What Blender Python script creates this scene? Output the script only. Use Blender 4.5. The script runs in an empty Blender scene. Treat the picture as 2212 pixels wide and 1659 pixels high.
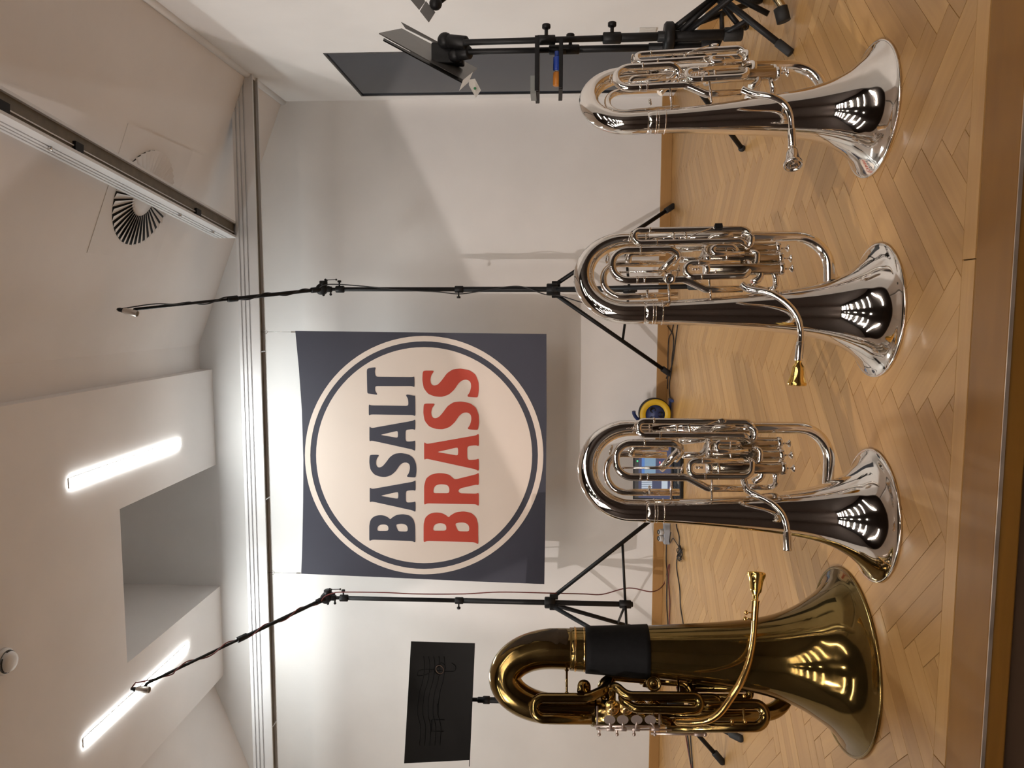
import bpy, math, random
from mathutils import Vector as V, Matrix
R = math.radians
rnd = random.Random(7)
sc = bpy.context.scene
COL = sc.collection

# ------------------------------------------------------------------ camera, world, exposure
F, H = 1650.0, 0.734                       # focal length in photo pixels, lens height over the stage
YAW, PITCH, ROLL = R(5.6), R(3.03), R(0.40)
fw = V((-math.sin(YAW)*math.cos(PITCH), math.cos(YAW)*math.cos(PITCH), math.sin(PITCH)))
r0 = fw.cross(V((0, 0, 1))).normalized(); u0 = r0.cross(fw)
rt = r0*math.cos(ROLL) + u0*math.sin(ROLL)           # right when the picture is turned upright
up = u0*math.cos(ROLL) - r0*math.sin(ROLL)
CAM = V((0, 0, H))
cd = bpy.data.cameras.new('camera'); cam = bpy.data.objects.new('camera', cd); COL.objects.link(cam)
cd.sensor_width = 36; cd.lens = F/2212*36; cd.clip_start = .05; cd.clip_end = 60
m = Matrix((( -up.x, rt.x, -fw.x, 0), (-up.y, rt.y, -fw.y, 0), (-up.z, rt.z, -fw.z, H), (0, 0, 0, 1)))
cam.matrix_world = m; sc.camera = cam                # the phone was held on its side
sc.view_settings.view_transform = 'Standard'; sc.view_settings.look = 'None'
sc.view_settings.gamma = 1; sc.view_settings.use_curve_mapping = False
sc.view_settings.exposure = 0.0
wd = bpy.data.worlds.new('world'); sc.world = wd; wd.use_nodes = True
wd.node_tree.nodes['Background'].inputs[0].default_value = (.9, .8, .7, 1)
wd.node_tree.nodes['Background'].inputs[1].default_value = 0.0
STRIP_W = 185.0          # emission of the two stage strips
HALL_W = 115.0           # emission of the hall strips

def spot(name, loc, target, power, color, size, blend, radius):
    l = bpy.data.lights.new(name, 'SPOT'); l.energy = power; l.color = color
    l.spot_size = R(size); l.spot_blend = blend; l.shadow_soft_size = radius
    o = bpy.data.objects.new(name, l); COL.objects.link(o); o.location = loc
    o.rotation_euler = (V(target)-V(loc)).to_track_quat('-Z', 'Y').to_euler()
    return o
def area(name, loc, target, power, color, sx, sy):
    l = bpy.data.lights.new(name, 'AREA'); l.energy = power; l.color = color
    l.shape = 'RECTANGLE'; l.size = sx; l.size_y = sy
    o = bpy.data.objects.new(name, l); COL.objects.link(o); o.location = loc
    o.rotation_euler = (V(target)-V(loc)).to_track_quat('-Z', 'Y').to_euler()
    return o
SPOT_AT = V((-2.6, -1.2, 3.0))
spot('wedge_spot', SPOT_AT, (0.75, 4.93, 0.75), 720, (1, .89, .83), 48, .15, .006)  # unseen lamp added to throw the warm wedge on the back wall

def ray(px, py):
    return (fw*F + rt*(1659-py-829.5) - up*(px-1106)).normalized()
def onz(px, py, z=0):
    d = ray(px, py); return CAM + d*((z-H)/d.z)
def ony(px, py, y):
    d = ray(px, py); return CAM + d*(y/d.y)
def onx(px, py, x):
    d = ray(px, py); return CAM + d*(x/d.x)

# ------------------------------------------------------------------ materials
def new_mat(name):
    mt = bpy.data.materials.new(name); mt.use_nodes = True
    nt = mt.node_tree; b = nt.nodes['Principled BSDF']
    return mt, nt, b
def lin(c):
    return tuple((x/12.92 if x <= .04045 else ((x+.055)/1.055)**2.4) for x in (v/255 for v in c))
def plain(name, col, rough=.5, metal=0.0, var=.06, scale=8.0, bump=0.0, spec=.5, coat=0):
    mt, nt, b = new_mat(name)
    n = nt.nodes.new('ShaderNodeTexNoise'); n.inputs['Scale'].default_value = scale; n.inputs['Detail'].default_value = 5
    tc = nt.nodes.new('ShaderNodeTexCoord'); nt.links.new(tc.outputs['Object'], n.inputs['Vector'])
    cr = nt.nodes.new('ShaderNodeValToRGB')
    cr.color_ramp.elements[0].position = .3; cr.color_ramp.elements[1].position = .7
    cr.color_ramp.elements[0].color = tuple(max(0, c*(1-var)) for c in col)+(1,)
    cr.color_ramp.elements[1].color = tuple(min(1, c*(1+var)) for c in col)+(1,)
    nt.links.new(n.outputs['Fac'], cr.inputs['Fac']); nt.links.new(cr.outputs['Color'], b.inputs['Base Color'])
    b.inputs['Roughness'].default_value = rough; b.inputs['Metallic'].default_value = metal
    b.inputs['Specular IOR Level'].default_value = spec
    b.inputs['Coat Weight'].default_value = coat
    if bump:
        n2 = nt.nodes.new('ShaderNodeTexNoise'); n2.inputs['Scale'].default_value = scale*30
        nt.links.new(tc.outputs['Object'], n2.inputs['Vector'])
        bp = nt.nodes.new('ShaderNodeBump'); bp.inputs['Strength'].default_value = bump; bp.inputs['Distance'].default_value = .002
        nt.links.new(n2.outputs['Fac'], bp.inputs['Height']); nt.links.new(bp.outputs['Normal'], b.inputs['Normal'])
    return mt
def emit(name, col, s):
    mt, nt, b = new_mat(name)
    b.inputs['Base Color'].default_value = (.02, .02, .02, 1) if name.startswith('screen') else (.8, .8, .8, 1)
    b.inputs['Emission Color'].default_value = tuple(col)+(1,); b.inputs['Emission Strength'].default_value = s
    return mt

plaster = plain('white_plaster', (.81, .80, .79), .8, var=.03, scale=3, bump=.12, spec=.25)
ceil_pl = plain('ceiling_plaster', (.83, .795, .775), .85, var=.03, scale=2.5, bump=.08, spec=.2)
black = plain('black_powdercoat', (.007, .007, .0075), .45, var=.2, scale=40, spec=.25)
rubber = plain('black_rubber', (.012, .012, .012), .7, var=.2, scale=60)
fabric_black = plain('black_leather', (.005, .005, .0055), .7, var=.3, scale=90, bump=.3, spec=.15)
alu = plain('anodised_aluminium', (.74, .74, .75), .38, metal=.4, var=.03, scale=6)
alu_dark = plain('rail_slot', (.14, .12, .09), .5, var=.2, scale=20)
steel = plain('steel', (.6, .6, .6), .25, metal=1, var=.05, scale=30)
silver = plain('silver_plate', (.90, .865, .82), .055, metal=1, var=.02, scale=6)
silver_in = plain('nickel_silver_valves', (.50, .44, .36), .14, metal=1, var=.05, scale=14)
gold = plain('gold_plate', (.95, .66, .20), .1, metal=1, var=.03, scale=12)
lacquer = plain('bright_brass', (.80, .53, .20), .13, metal=1, var=.06, scale=18)
hall_dark = plain('dark_panelling', (.045, .028, .02), .6, var=.2, scale=4)
hall_floor = plain('hall_floor', (.03, .02, .013), .5, var=.3, scale=5)
wood_edge_col = None

def brass_mat(name, c0, c1, r0_, r1_, metal):
    mt, nt, b = new_mat(name)
    tc = nt.nodes.new('ShaderNodeTexCoord')
    n = nt.nodes.new('ShaderNodeTexNoise'); n.inputs['Scale'].default_value = 7; n.inputs['Detail'].default_value = 9; n.inputs['Roughness'].default_value = .65
    nt.links.new(tc.outputs['Object'], n.inputs['Vector'])
    cr = nt.nodes.new('ShaderNodeValToRGB')
    e = cr.color_ramp.elements
    e[0].position = .3; e[0].color = c0+(1,); e[1].position = .72; e[1].color = c1+(1,)
    nt.links.new(n.outputs['Fac'], cr.inputs['Fac']); nt.links.new(cr.outputs['Color'], b.inputs['Base Color'])
    n2 = nt.nodes.new('ShaderNodeTexNoise'); n2.inputs['Scale'].default_value = 24; n2.inputs['Detail'].default_value = 6
    nt.links.new(tc.outputs['Object'], n2.inputs['Vector'])
    mr = nt.nodes.new('ShaderNodeMapRange'); mr.inputs['From Min'].default_value = .3; mr.inputs['From Max'].default_value = .75
    mr.inputs['To Min'].default_value = r0_; mr.inputs['To Max'].default_value = r1_
    nt.links.new(n2.outputs['Fac'], mr.inputs['Value']); nt.links.new(mr.outputs['Result'], b.inputs['Roughness'])
    b.inputs['Metallic'].default_value = metal
    return mt
brass = brass_mat('old_brass', (.23, .155, .055), (.32, .225, .085), .11, .18, 1)
brass_bell = brass_mat('dull_bell_brass', (.155, .102, .031), (.235, .162, .055), .05, .14, .93)
tarnish = plain('tarnished_brass', (.05, .033, .018), .4, metal=.7, var=.3, scale=30)

def wood_mat(name, c0, c1, per_island, rough=.33):
    """oak: grain runs along the U of the UV map, every plank its own tone"""
    mt, nt, b = new_mat(name); N = nt.nodes; L = nt.links
    uv = N.new('ShaderNodeUVMap'); uv.uv_map = 'plank'
    if per_island:
        g = N.new('ShaderNodeNewGeometry'); rv = g.outputs['Random Per Island']
    else:
        g = N.new('ShaderNodeObjectInfo'); rv = g.outputs['Random']
    mul = N.new('ShaderNodeMath'); mul.operation = 'MULTIPLY'; mul.inputs[1].default_value = 37.0; L.new(rv, mul.inputs[0])
    cx = N.new('ShaderNodeCombineXYZ'); L.new(mul.outputs[0], cx.inputs[0]); L.new(mul.outputs[0], cx.inputs[1]); L.new(mul.outputs[0], cx.inputs[2])
    add = N.new('ShaderNodeVectorMath'); add.operation = 'ADD'; L.new(uv.outputs[0], add.inputs[0]); L.new(cx.outputs[0], add.inputs[1])
    mp = N.new('ShaderNodeMapping'); mp.inputs['Scale'].default_value = (4, 55, 1); L.new(add.outputs[0], mp.inputs[0])
    n = N.new('ShaderNodeTexNoise'); n.inputs['Scale'].default_value = 1.0; n.inputs['Detail'].default_value = 6; n.inputs['Distortion'].default_value = .6
    L.new(mp.outputs[0], n.inputs['Vector'])
    mix = N.new('ShaderNodeMix'); mix.data_type = 'RGBA'
    mix.inputs['A'].default_value = c0+(1,); mix.inputs['B'].default_value = c1+(1,)
    a1 = N.new('ShaderNodeMath'); a1.operation = 'MULTIPLY_ADD'; a1.inputs[1].default_value = .8; a1.inputs[2].default_value = -.18
    L.new(n.outputs['Fac'], a1.inputs[0])
    a2 = N.new('ShaderNodeMath'); a2.operation = 'MULTIPLY_ADD'; a2.inputs[1].default_value = .55; a2.use_clamp = True
    L.new(rv, a2.inputs[0]); L.new(a1.outputs[0], a2.inputs[2]); L.new(a2.outputs[0], mix.inputs['Factor'])
    L.new(mix.outputs['Result'], b.inputs['Base Color'])
    b.inputs['Roughness'].default_value = rough; b.inputs['Specular IOR Level'].default_value = .5
    bp = N.new('ShaderNodeBump'); bp.inputs['Strength'].default_value = .12; bp.inputs['Distance'].default_value = .001
    L.new(n.outputs['Fac'], bp.inputs['Height']); L.new(bp.outputs['Normal'], b.inputs['Normal'])
    return mt
OAK0, OAK1 = (.31, .160, .050), (.51, .295, .108)
oak_part = wood_mat('oak_parquet', OAK0, OAK1, False)
oak_stuff = wood_mat('oak_parquet_rest', OAK0, OAK1, True)
oak_edge = wood_mat('oak_nosing', (.17, .070, .006), (.27, .120, .013), True, .55)
oak_skirt = wood_mat('oak_skirting', (.36, .19, .06), (.45, .25, .085), True, .45)

# ------------------------------------------------------------------ mesh helpers
class MB:
    def __init__(s): s.v = []; s.f = []; s.flat = set(); s.uv = None
    def add(s, vs, fs, flat=False):
        o = len(s.v); s.v += [tuple(p) for p in vs]
        for f in fs:
            if flat: s.flat.add(len(s.f))
            s.f.append(tuple(i+o for i in f))
        return s
    def box(s, c, size, rz=0, mat=None):
        hx, hy, hz = (d/2 for d in size)
        vs = [V((x, y, z)) for x in (-hx, hx) for y in (-hy, hy) for z in (-hz, hz)]
        if mat is None: mat = Matrix.Rotation(rz, 3, 'Z')
        vs = [mat @ p + V(c) for p in vs]
        return s.add(vs, [(0,1,3,2), (4,6,7,5), (0,4,5,1), (2,3,7,6), (0,2,6,4), (1,5,7,3)], True)
    def tube(s, pts, r, n=12, caps=True):
        pts = [V(p) for p in pts]
        k = len(pts)
        if not isinstance(r, (list, tuple)): r = [r]*k
        t = [(pts[min(i+1, k-1)]-pts[max(i-1, 0)]).normalized() for i in range(k)]
        a = t[0].orthogonal().normalized(); vs = []
        for i in range(k):
            a = (a - t[i]*a.dot(t[i])).normalized(); b = t[i].cross(a)
            for j in range(n):
                q = 2*math.pi*j/n; vs.append(pts[i] + (a*math.cos(q)+b*math.sin(q))*r[i])
        fs = [(i*n+j, i*n+(j+1) % n, (i+1)*n+(j+1) % n, (i+1)*n+j) for i in range(k-1) for j in range(n)]
        s.add(vs, fs)
        if caps:
            o = len(s.v)-k*n
            s.flat.add(len(s.f)); s.f.append(tuple(o+j for j in range(n-1, -1, -1)))
            s.flat.add(len(s.f)); s.f.append(tuple(o+(k-1)*n+j for j in range(n)))
        return s
    def rod(s, a, b, r, n=10): return s.tube([a, b], r, n)
    def lathe(s, prof, base=(0, 0, 0), axis=(0, 0, 1), n=48, close=False):
        """prof: list of (radius, height along axis)"""
        ax = V(axis).normalized(); a = ax.orthogonal().normalized(); b = ax.cross(a); base = V(base); k = len(prof)
        vs = []
        for (r, h) in prof:
            c = base + ax*h
            for j in range(n):
                q = 2*math.pi*j/n; vs.append(c + (a*math.cos(q)+b*math.sin(q))*max(r, 1e-5))
        fs = [(i*n+j, i*n+(j+1) % n, (i+1)*n+(j+1) % n, (i+1)*n+j) for i in range(k-1) for j in range(n)]
        return s.add(vs, fs)
    def cyl(s, a, b, r, n=20):
        a, b = V(a), V(b); L = (b-a).length
        c = min(r*.15, L*.2)
        return s.lathe([(0, 0), (r-c, 0), (r, c), (r, L-c), (r-c, L), (0, L)], a, b-a, n)
    def ball(s, c, r, n=12, sq=(1, 1, 1)):
        vs = []; fs = []; k = max(6, n//2+2)
        for i in range(k+1):
            th = math.pi*i/k
            for j in range(n):
                q = 2*math.pi*j/n
                vs.append(V(c)+V((r*sq[0]*math.sin(th)*math.cos(q), r*sq[1]*math.sin(th)*math.sin(q), r*sq[2]*math.cos(th))))
        for i in range(k):
            for j in range(n): fs.append((i*n+j, (i+1)*n+j, (i+1)*n+(j+1) % n, i*n+(j+1) % n))
        return s.add(vs, fs)
    def torus(s, c, axis, R1, r, n=24, k=8):
        ax = V(axis).normalized(); a = ax.orthogonal().normalized(); b = ax.cross(a); vs = []; fs = []
        for i in range(n):
            q = 2*math.pi*i/n; d = a*math.cos(q)+b*math.sin(q)
            for j in range(k):
                p = 2*math.pi*j/k; vs.append(V(c)+d*(R1+r*math.cos(p))+ax*(r*math.sin(p)))
        for i in range(n):
            for j in range(k):
                fs.append((i*k+j, ((i+1) % n)*k+j, ((i+1) % n)*k+(j+1) % k, i*k+(j+1) % k))
        return s.add(vs, fs)
    def prism(s, poly, off):
        """closed 3D polygon pushed along off"""
        n = len(poly); a = [V(p) for p in poly]; b = [p+V(off) for p in a]
        fs = [tuple(range(n-1, -1, -1)), tuple(range(n, 2*n))]+[(i, (i+1) % n, n+(i+1) % n, n+i) for i in range(n)]
        return s.add(a+b, fs, True)
    def build(s, name, mat, parent=None, bevel=0, smooth=True):
        me = bpy.data.meshes.new(name); me.from_pydata(s.v, [], s.f)
        import bmesh
        bm = bmesh.new(); bm.from_mesh(me); bmesh.ops.recalc_face_normals(bm, faces=bm.faces); bm.to_mesh(me); bm.free()
        if smooth: me.polygons.foreach_set('use_smooth', [i not in s.flat for i in range(len(me.polygons))])
        if s.uv:
            l = me.uv_layers.new(name='plank')
            for p in me.polygons:
                for li, vi in zip(p.loop_indices, p.vertices): l.data[li].uv = s.uv[vi]
        me.materials.append(mat)
        o = bpy.data.objects.new(name, me); COL.objects.link(o)
        if parent: o.parent = parent
        if bevel:
            b = o.modifiers.new('bevel', 'BEVEL'); b.width = bevel; b.segments = 2; b.limit_method = 'ANGLE'
        return o
def empty(name, loc=(0, 0, 0), rz=0):
    o = bpy.data.objects.new(name, None); COL.objects.link(o); o.location = loc; o.rotation_euler = (0, 0, rz)
    o.empty_display_size = .1
    return o
def tag(o, label=None, cat=None, group=None, kind=None):
    if label: o['label'] = label
    if cat: o['category'] = cat
    if group: o['group'] = group
    if kind: o['kind'] = kind
    return o
def struct(name, mb, mat, parent=None, label=None, **k):
    o = mb.build(name, mat, parent, **k); o['kind'] = 'structure'
    if label: o['label'] = label
    return o
def fillet(pts, rad, seg=8):
    """polyline with rounded corners"""
    pts = [V(p) for p in pts]; out = [pts[0]]
    if not isinstance(rad, (list, tuple)): rad = [rad]*len(pts)
    for i in range(1, len(pts)-1):
        p, a, b = pts[i], pts[i-1], pts[i+1]
        d1 = (a-p); d2 = (b-p); l1, l2 = d1.length, d2.length
        d1.normalize(); d2.normalize(); ang = d1.angle(d2)
        if ang > R(177): out.append(p); continue
        t = min(rad[i]/math.tan(ang/2), l1*.498, l2*.498); r = t*math.tan(ang/2)
        c = p + (d1+d2).normalized()*(r/math.sin(ang/2))
        v1 = (p+d1*t)-c; v2 = (p+d2*t)-c; tot = v1.angle(v2)
        for k in range(seg+1):
            f = k/seg
            out.append(c + (v1*math.sin((1-f)*tot)+v2*math.sin(f*tot))/math.sin(tot))
    out.append(pts[-1]); return out
def spline(pts, n=8):
    """Catmull-Rom"""
    pts = [V(p) for p in pts]; q = [pts[0]*2-pts[1]]+pts+[pts[-1]*2-pts[-2]]; out = []
    for i in range(1, len(q)-2):
        p0, p1, p2, p3 = q[i-1:i+3]
        for k in range(n):
            t = k/n
            out.append(.5*((2*p1)+(p2-p0)*t+(2*p0-5*p1+4*p2-p3)*t*t+(3*p1-p0-3*p2+p3)*t**3))
    out.append(pts[-1]); return out
def ramp(path, keys):
    """radius along a path from (fraction, radius) keys"""
    L = [0]
    for a, b in zip(path, path[1:]): L.append(L[-1]+(b-a).length)
    out = []
    for l in L:
        f = l/L[-1]
        for (f0, v0), (f1, v1) in zip(keys, keys[1:]):
            if f <= f1+1e-9: out.append(v0+(v1-v0)*(f-f0)/max(f1-f0, 1e-9)); break
        else: out.append(keys[-1][1])
    return out

# ------------------------------------------------------------------ the room
YW, XR, XL = 4.935, 1.315, -4.11         # back wall, right wall, left wall
YF, YE = 1.387, 1.276                    # parquet front, nosing front
RZ = 2.985                               # dropped ceiling slab
def quad(*p): return MB().add(p, [(0, 1, 2, 3)], True)
T = .12
def slope_r(x): return 3.07-.387*(x+.24)
def slope_l(x): return 3.07+.387*(x+2.55)
# back wall: gable, goes up behind the recess
gab = [(XL-T, -.1), (XR+T, -.1), (XR+T, slope_r(XR+T)), (-.24, 3.07), (-.24, 4.0), (-2.55, 4.0), (-2.55, 3.07), (XL-T, slope_l(XL-T))]
struct('wall_back', MB().prism([(x, YW, z) for x, z in gab], (0, T, 0)), plaster)
# right wall with the door opening
DY0, DY1, DZ = 4.035, 4.83, 1.93
w = MB()
for (y0, y1, z0, z1) in ((1.2, DY0, -.1, 3.0), (DY1, YW+T, -.1, 3.0), (DY0, DY1, DZ, 3.0)):
    w.box((XR+.06, (y0+y1)/2, (z0+z1)/2), (T, y1-y0, z1-z0))
struct('wall_right', w, plaster)
struct('wall_left', MB().box((XL-.06, (1.2+YW)/2, 1.5), (T, YW-1.2, 3.2)), plaster)
# roof slopes, flat ceiling, dropped slab with its recess
c = MB()
y0, y1 = 1.25, YW+T
c.prism([(-.24, y0, 3.07), (XR+.25, y0, slope_r(XR+.25)), (XR+.25, y0, slope_r(XR+.25)+.12), (-.24, y0, 3.19)], (0, y1-y0, 0))
c.prism([(-2.55, y0, 3.07), (XL-.25, y0, slope_l(XL-.25)), (XL-.25, y0, slope_l(XL-.25)+.12), (-2.55, y0, 3.19)], (0, y1-y0, 0))
c.box((-.32, (y0+y1)/2, 3.13), (.16, y1-y0, .12))
c.box((-2.53, (y0+y1)/2, 3.13), (.04, y1-y0, .12))
struct('ceiling', c, ceil_pl)
RX0, RX1, RY = -1.88, -1.042, 3.79
s = MB()
s.box((-1.4575, (y0+RY)/2, RZ+.1), (2.115, RY-y0, .2))
s.box(((RX1-.40)/2, (RY+YW)/2, RZ+.1), (-.40-RX1, YW-RY, .2))
s.box(((RX0-2.515)/2, (RY+YW)/2, RZ+.1), (RX0+2.515, YW-RY, .2))
# shaft of the recess
s.box((RX0-.03, (RY+YW)/2, RZ+.6), (.06, YW-RY, .8)); s.box((RX1+.03, (RY+YW)/2, RZ+.6), (.06, YW-RY, .8))
s.box(((RX0+RX1)/2, RY-.03, RZ+.6), (RX1-RX0+.12, .06, .8)); s.box(((RX0+RX1)/2, (RY+YW)/2, RZ+1.0), (RX1-RX0+.12, YW-RY+.1, .06))
struct('ceiling', s, ceil_pl, label='dropped white ceiling slab with the strip lights and a deep recess')
# soft rounded eaves bead on the right
struct('trim_1', MB().tube([(XR, y0, slope_r(XR)-.004), (XR, YW, slope_r(XR)-.004)], .022, 10), plaster, label='rounded plaster bead where the slope meets the right wall')

# skirting
def uvbox(c, size, along):
    mb = MB().box(c, size); mb.uv = [((p[0], p[2]+p[1]*.3) if along == 'x' else (p[1], p[2]+p[0]*.3)) for p in mb.v]; return mb
struct('baseboard_back', uvbox(((XL+XR)/2, YW-.008, .033), (XR-XL, .016, .066), 'x'), oak_skirt, bevel=.002)
struct('baseboard_right', uvbox((XR-.008, (1.3+DY0-.05)/2, .033), (.016, DY0-.05-1.3, .066), 'y'), oak_skirt, bevel=.002)

struct('baseboard_left', uvbox((XL+.008, (1.3+YW)/2, .033), (.016, YW-1.3, .066), 'y'), oak_skirt, bevel=.002)

# the glazed door in the right wall
d = empty('door_1', (XR, (DY0+DY1)/2, 0)); d['kind'] = 'structure'; d['label'] = 'tall dark glazed door in the right wall'
frame_blk = plain('dark_door_frame', (.018, .018, .02), .35, var=.1, scale=20)
glass = plain('dark_glass', (.026, .035, .050), .06, var=.05, scale=3, spec=.32)
hw = (DY1-DY0)/2
fm = MB()
for yy in (-hw+.005, hw-.005): fm.box((.021, yy, DZ/2), (.05, .010, DZ))
fm.box((.021, 0, DZ-.006), (.05, hw*2, .012)); fm.box((.020, 0, .02), (.05, hw*2, .04))
fm.build('door_frame', frame_blk, d, bevel=.002)
fm = MB().box((.010, 0, DZ/2+.01), (.012, hw*2-.018, DZ-.04)); fm.build('pane', glass, d)

# stage front: nosing board, a pale strip for its edge highlight, riser, hall
n_ = uvbox(((XL+XR)/2, (YE+YF)/2-.0008, -.02), (XR-XL+3, YF-YE-.0016, .04), 'x')
struct('trim_2', n_, oak_edge, label='wide orange brown oak nosing board along the stage edge', bevel=.003)
struct('trim_3', MB().box(((XL+XR)/2, YE-.0012, -.003), (XR-XL+3, .0022, .006)), plain('edge_highlight', (.55, .45, .36), .4, metal=.7, var=.25, scale=14), label='thin pale metallic strip standing in for the highlight on the stage edge')  # bright line of the nosing's edge highlight, put in as a strip
struct('wall_front', MB().box(((XL+XR)/2, YE+.06, -.48), (XR-XL+3, .06, .80)), hall_dark, label='dark wooden stage riser')
struct('trim_4', MB().box(((XL+XR)/2, YE+.02, -.12), (XR-XL+3, .03, .05)), hall_dark, label='dark moulding on the stage riser', bevel=.004)
HX0, HX1, HY, HZ, HF = -5.2, 4.2, -9.5, 3.7, -.86
struct('floor', MB().box(((HX0+HX1)/2, (HY+1.35)/2, HF-.05), (HX1-HX0, 1.35-HY, .1)), hall_floor, label='dark hall floor below the stage')
struct('wall_hall', MB().box(((HX0+HX1)/2, HY-.05, (HF+HZ)/2), (HX1-HX0, .1, HZ-HF)), hall_dark)
struct('wall_hall_left', MB().box((HX0-.05, (HY+1.3)/2, (HF+HZ)/2), (.1, 1.3-HY, HZ-HF)), hall_dark)
struct('wall_hall_right', MB().box((HX1+.05, (HY+1.3)/2, (HF+HZ)/2), (.1, 1.3-HY, HZ-HF)), hall_dark)
struct('ceiling', MB().box(((HX0+HX1)/2, (HY+1.3)/2, HZ+.05), (HX1-HX0, 1.3-HY, .1)), hall_dark, label='dark hall ceiling behind the camera')
pr = MB().box(((HX0+HX1)/2, 1.22, (2.9+HZ)/2+.1), (HX1-HX0, .06, HZ-2.7))
pr.box(((HX0+XL)/2, 1.22, 1.2), (XL-HX0, .06, 4.2)); pr.box(((HX1+XR)/2, 1.22, 1.2), (HX1-XR, .06, 4.2))
struct('wall_proscenium', pr, hall_dark, label='wall around the stage opening, hall side')

# ------------------------------------------------------------------ herringbone parquet, plank by plank
PW, PL = .058, .40
sub = MB().box(((XL+XR)/2, (YF+YW)/2, -.05), (XR-XL+.2, YW-YF+.2, .084))
floor = struct('floor', sub, plain('dark_joint', (.06, .03, .012), .8), label='oak herringbone stage floor')
def clip(poly, ax, val, keep_gt):
    out = []
    for i in range(len(poly)):
        a, b = poly[i], poly[(i+1) % len(poly)]
        ia = (a[ax] > val) == keep_gt; ib = (b[ax] > val) == keep_gt
        if ia: out.append(a)
        if ia != ib:
            t = (val-a[ax])/(b[ax]-a[ax]); out.append(tuple(a[k]+(b[k]-a[k])*t for k in range(4)))
    return out
BORD = .042
planks = []
c45 = math.sqrt(.5)
k = int(PL/PW)
GX0, GX1, GY0, GY1 = XL, XR, YF+BORD, YW
def rect(x, y, w, h, horiz):
    g = .0004
    ps = []
    for (a, b) in ((x+g, y+g), (x+w-g, y+g), (x+w-g, y+h-g), (x+g, y+h-g)):
        X = (a-b)*c45-1.4; Y = (a+b)*c45+1.2
        ps.append((X, Y, (a-x) if horiz else (b-y), (b-y) if horiz else (a-x)))
    for ax, val, gt in ((0, GX0, True), (0, GX1, False), (1, GY0, True), (1, GY1, False)):
        if len(ps) < 3: return None
        ps = clip(ps, ax, val, gt)
    return ps if len(ps) > 2 else None
N = 110
for j in range(-N, N):
    for i in range(-16, 17):
        # classic herringbone: each step shifts by one plank width
        x = j*PW + i*2*PL*0; y = j*PW
        xo = j*PW + i*2*k*PW; yo = j*PW
        for (a, b, w_, h_, hz) in ((xo, yo, k*PW, PW, True), (xo+k*PW, yo-(k-1)*PW, PW, k*PW, False)):
            cx_, cy_ = (a-b)*c45-1.4, (a+b)*c45+1.2
            if cx_ < XL-.6 or cx_ > XR+.6 or cy_ < YF-.6 or cy_ > YW+.6: continue
            p = rect(a, b, w_, h_, hz)
            if p:
                planks.append(p)
# border strip pieces along the nosing
x = XL
while x < XR:
    L_ = min(.9+.5*rnd.random(), XR-x)
    planks.append([(x+.0005, YF+.0005, 0, 0), (x+L_-.0005, YF+.0005, L_, 0), (x+L_-.0005, YF+BORD-.0005, L_, BORD), (x+.0005, YF+BORD-.0005, 0, BORD)]); x += L_
def plank_geo(mb, p):
    n = len(p); cx_ = sum(q[0] for q in p)/n; cy_ = sum(q[1] for q in p)/n; b = .0006
    dz = rnd.uniform(-.00025, .00015)
    o = len(mb.v); top = []; bot = []
    for q in p:
        d_ = V((cx_-q[0], cy_-q[1])); d_ = d_/max(d_.length, 1e-6)*min(b*1.4, d_.length*.3)
        top.append((q[0]+d_.x, q[1]+d_.y, dz)); bot.append((q[0], q[1], -.0035))
    mb.add(top+bot, [tuple(range(n))]+[(i, n+i, n+(i+1) % n, (i+1) % n) for i in range(n)], True)
    ro = (rnd.random()*50, rnd.random()*50)
    mb.uv = (mb.uv or []) + [(q[2]+ro[0], q[3]+ro[1]) for q in p]*2
def seen(p):
    cx_ = sum(q[0] for q in p)/len(p); cy_ = sum(q[1] for q in p)/len(p)
    d_ = V((cx_, cy_, 0))-CAM; z = d_.dot(fw); u = F*d_.dot(rt)/z
    ar = abs(sum(p[i][0]*p[(i+1) % len(p)][1]-p[(i+1) % len(p)][0]*p[i][1] for i in range(len(p))))/2
    return (abs(u) < 860, ar/z**3)
vis = sorted([p for p in planks if seen(p)[0]], key=lambda p: -seen(p)[1])
near = vis[:298]; ids = set(id(p) for p in near)
for p in near:
    mb = MB(); plank_geo(mb, p); mb.build('plank', oak_part, floor)
mb = MB()
for p in planks:
    if id(p) not in ids: plank_geo(mb, p)
tag(mb.build('plank', oak_stuff, floor), kind='stuff', label='parquet planks farther back and out of view')

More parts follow.
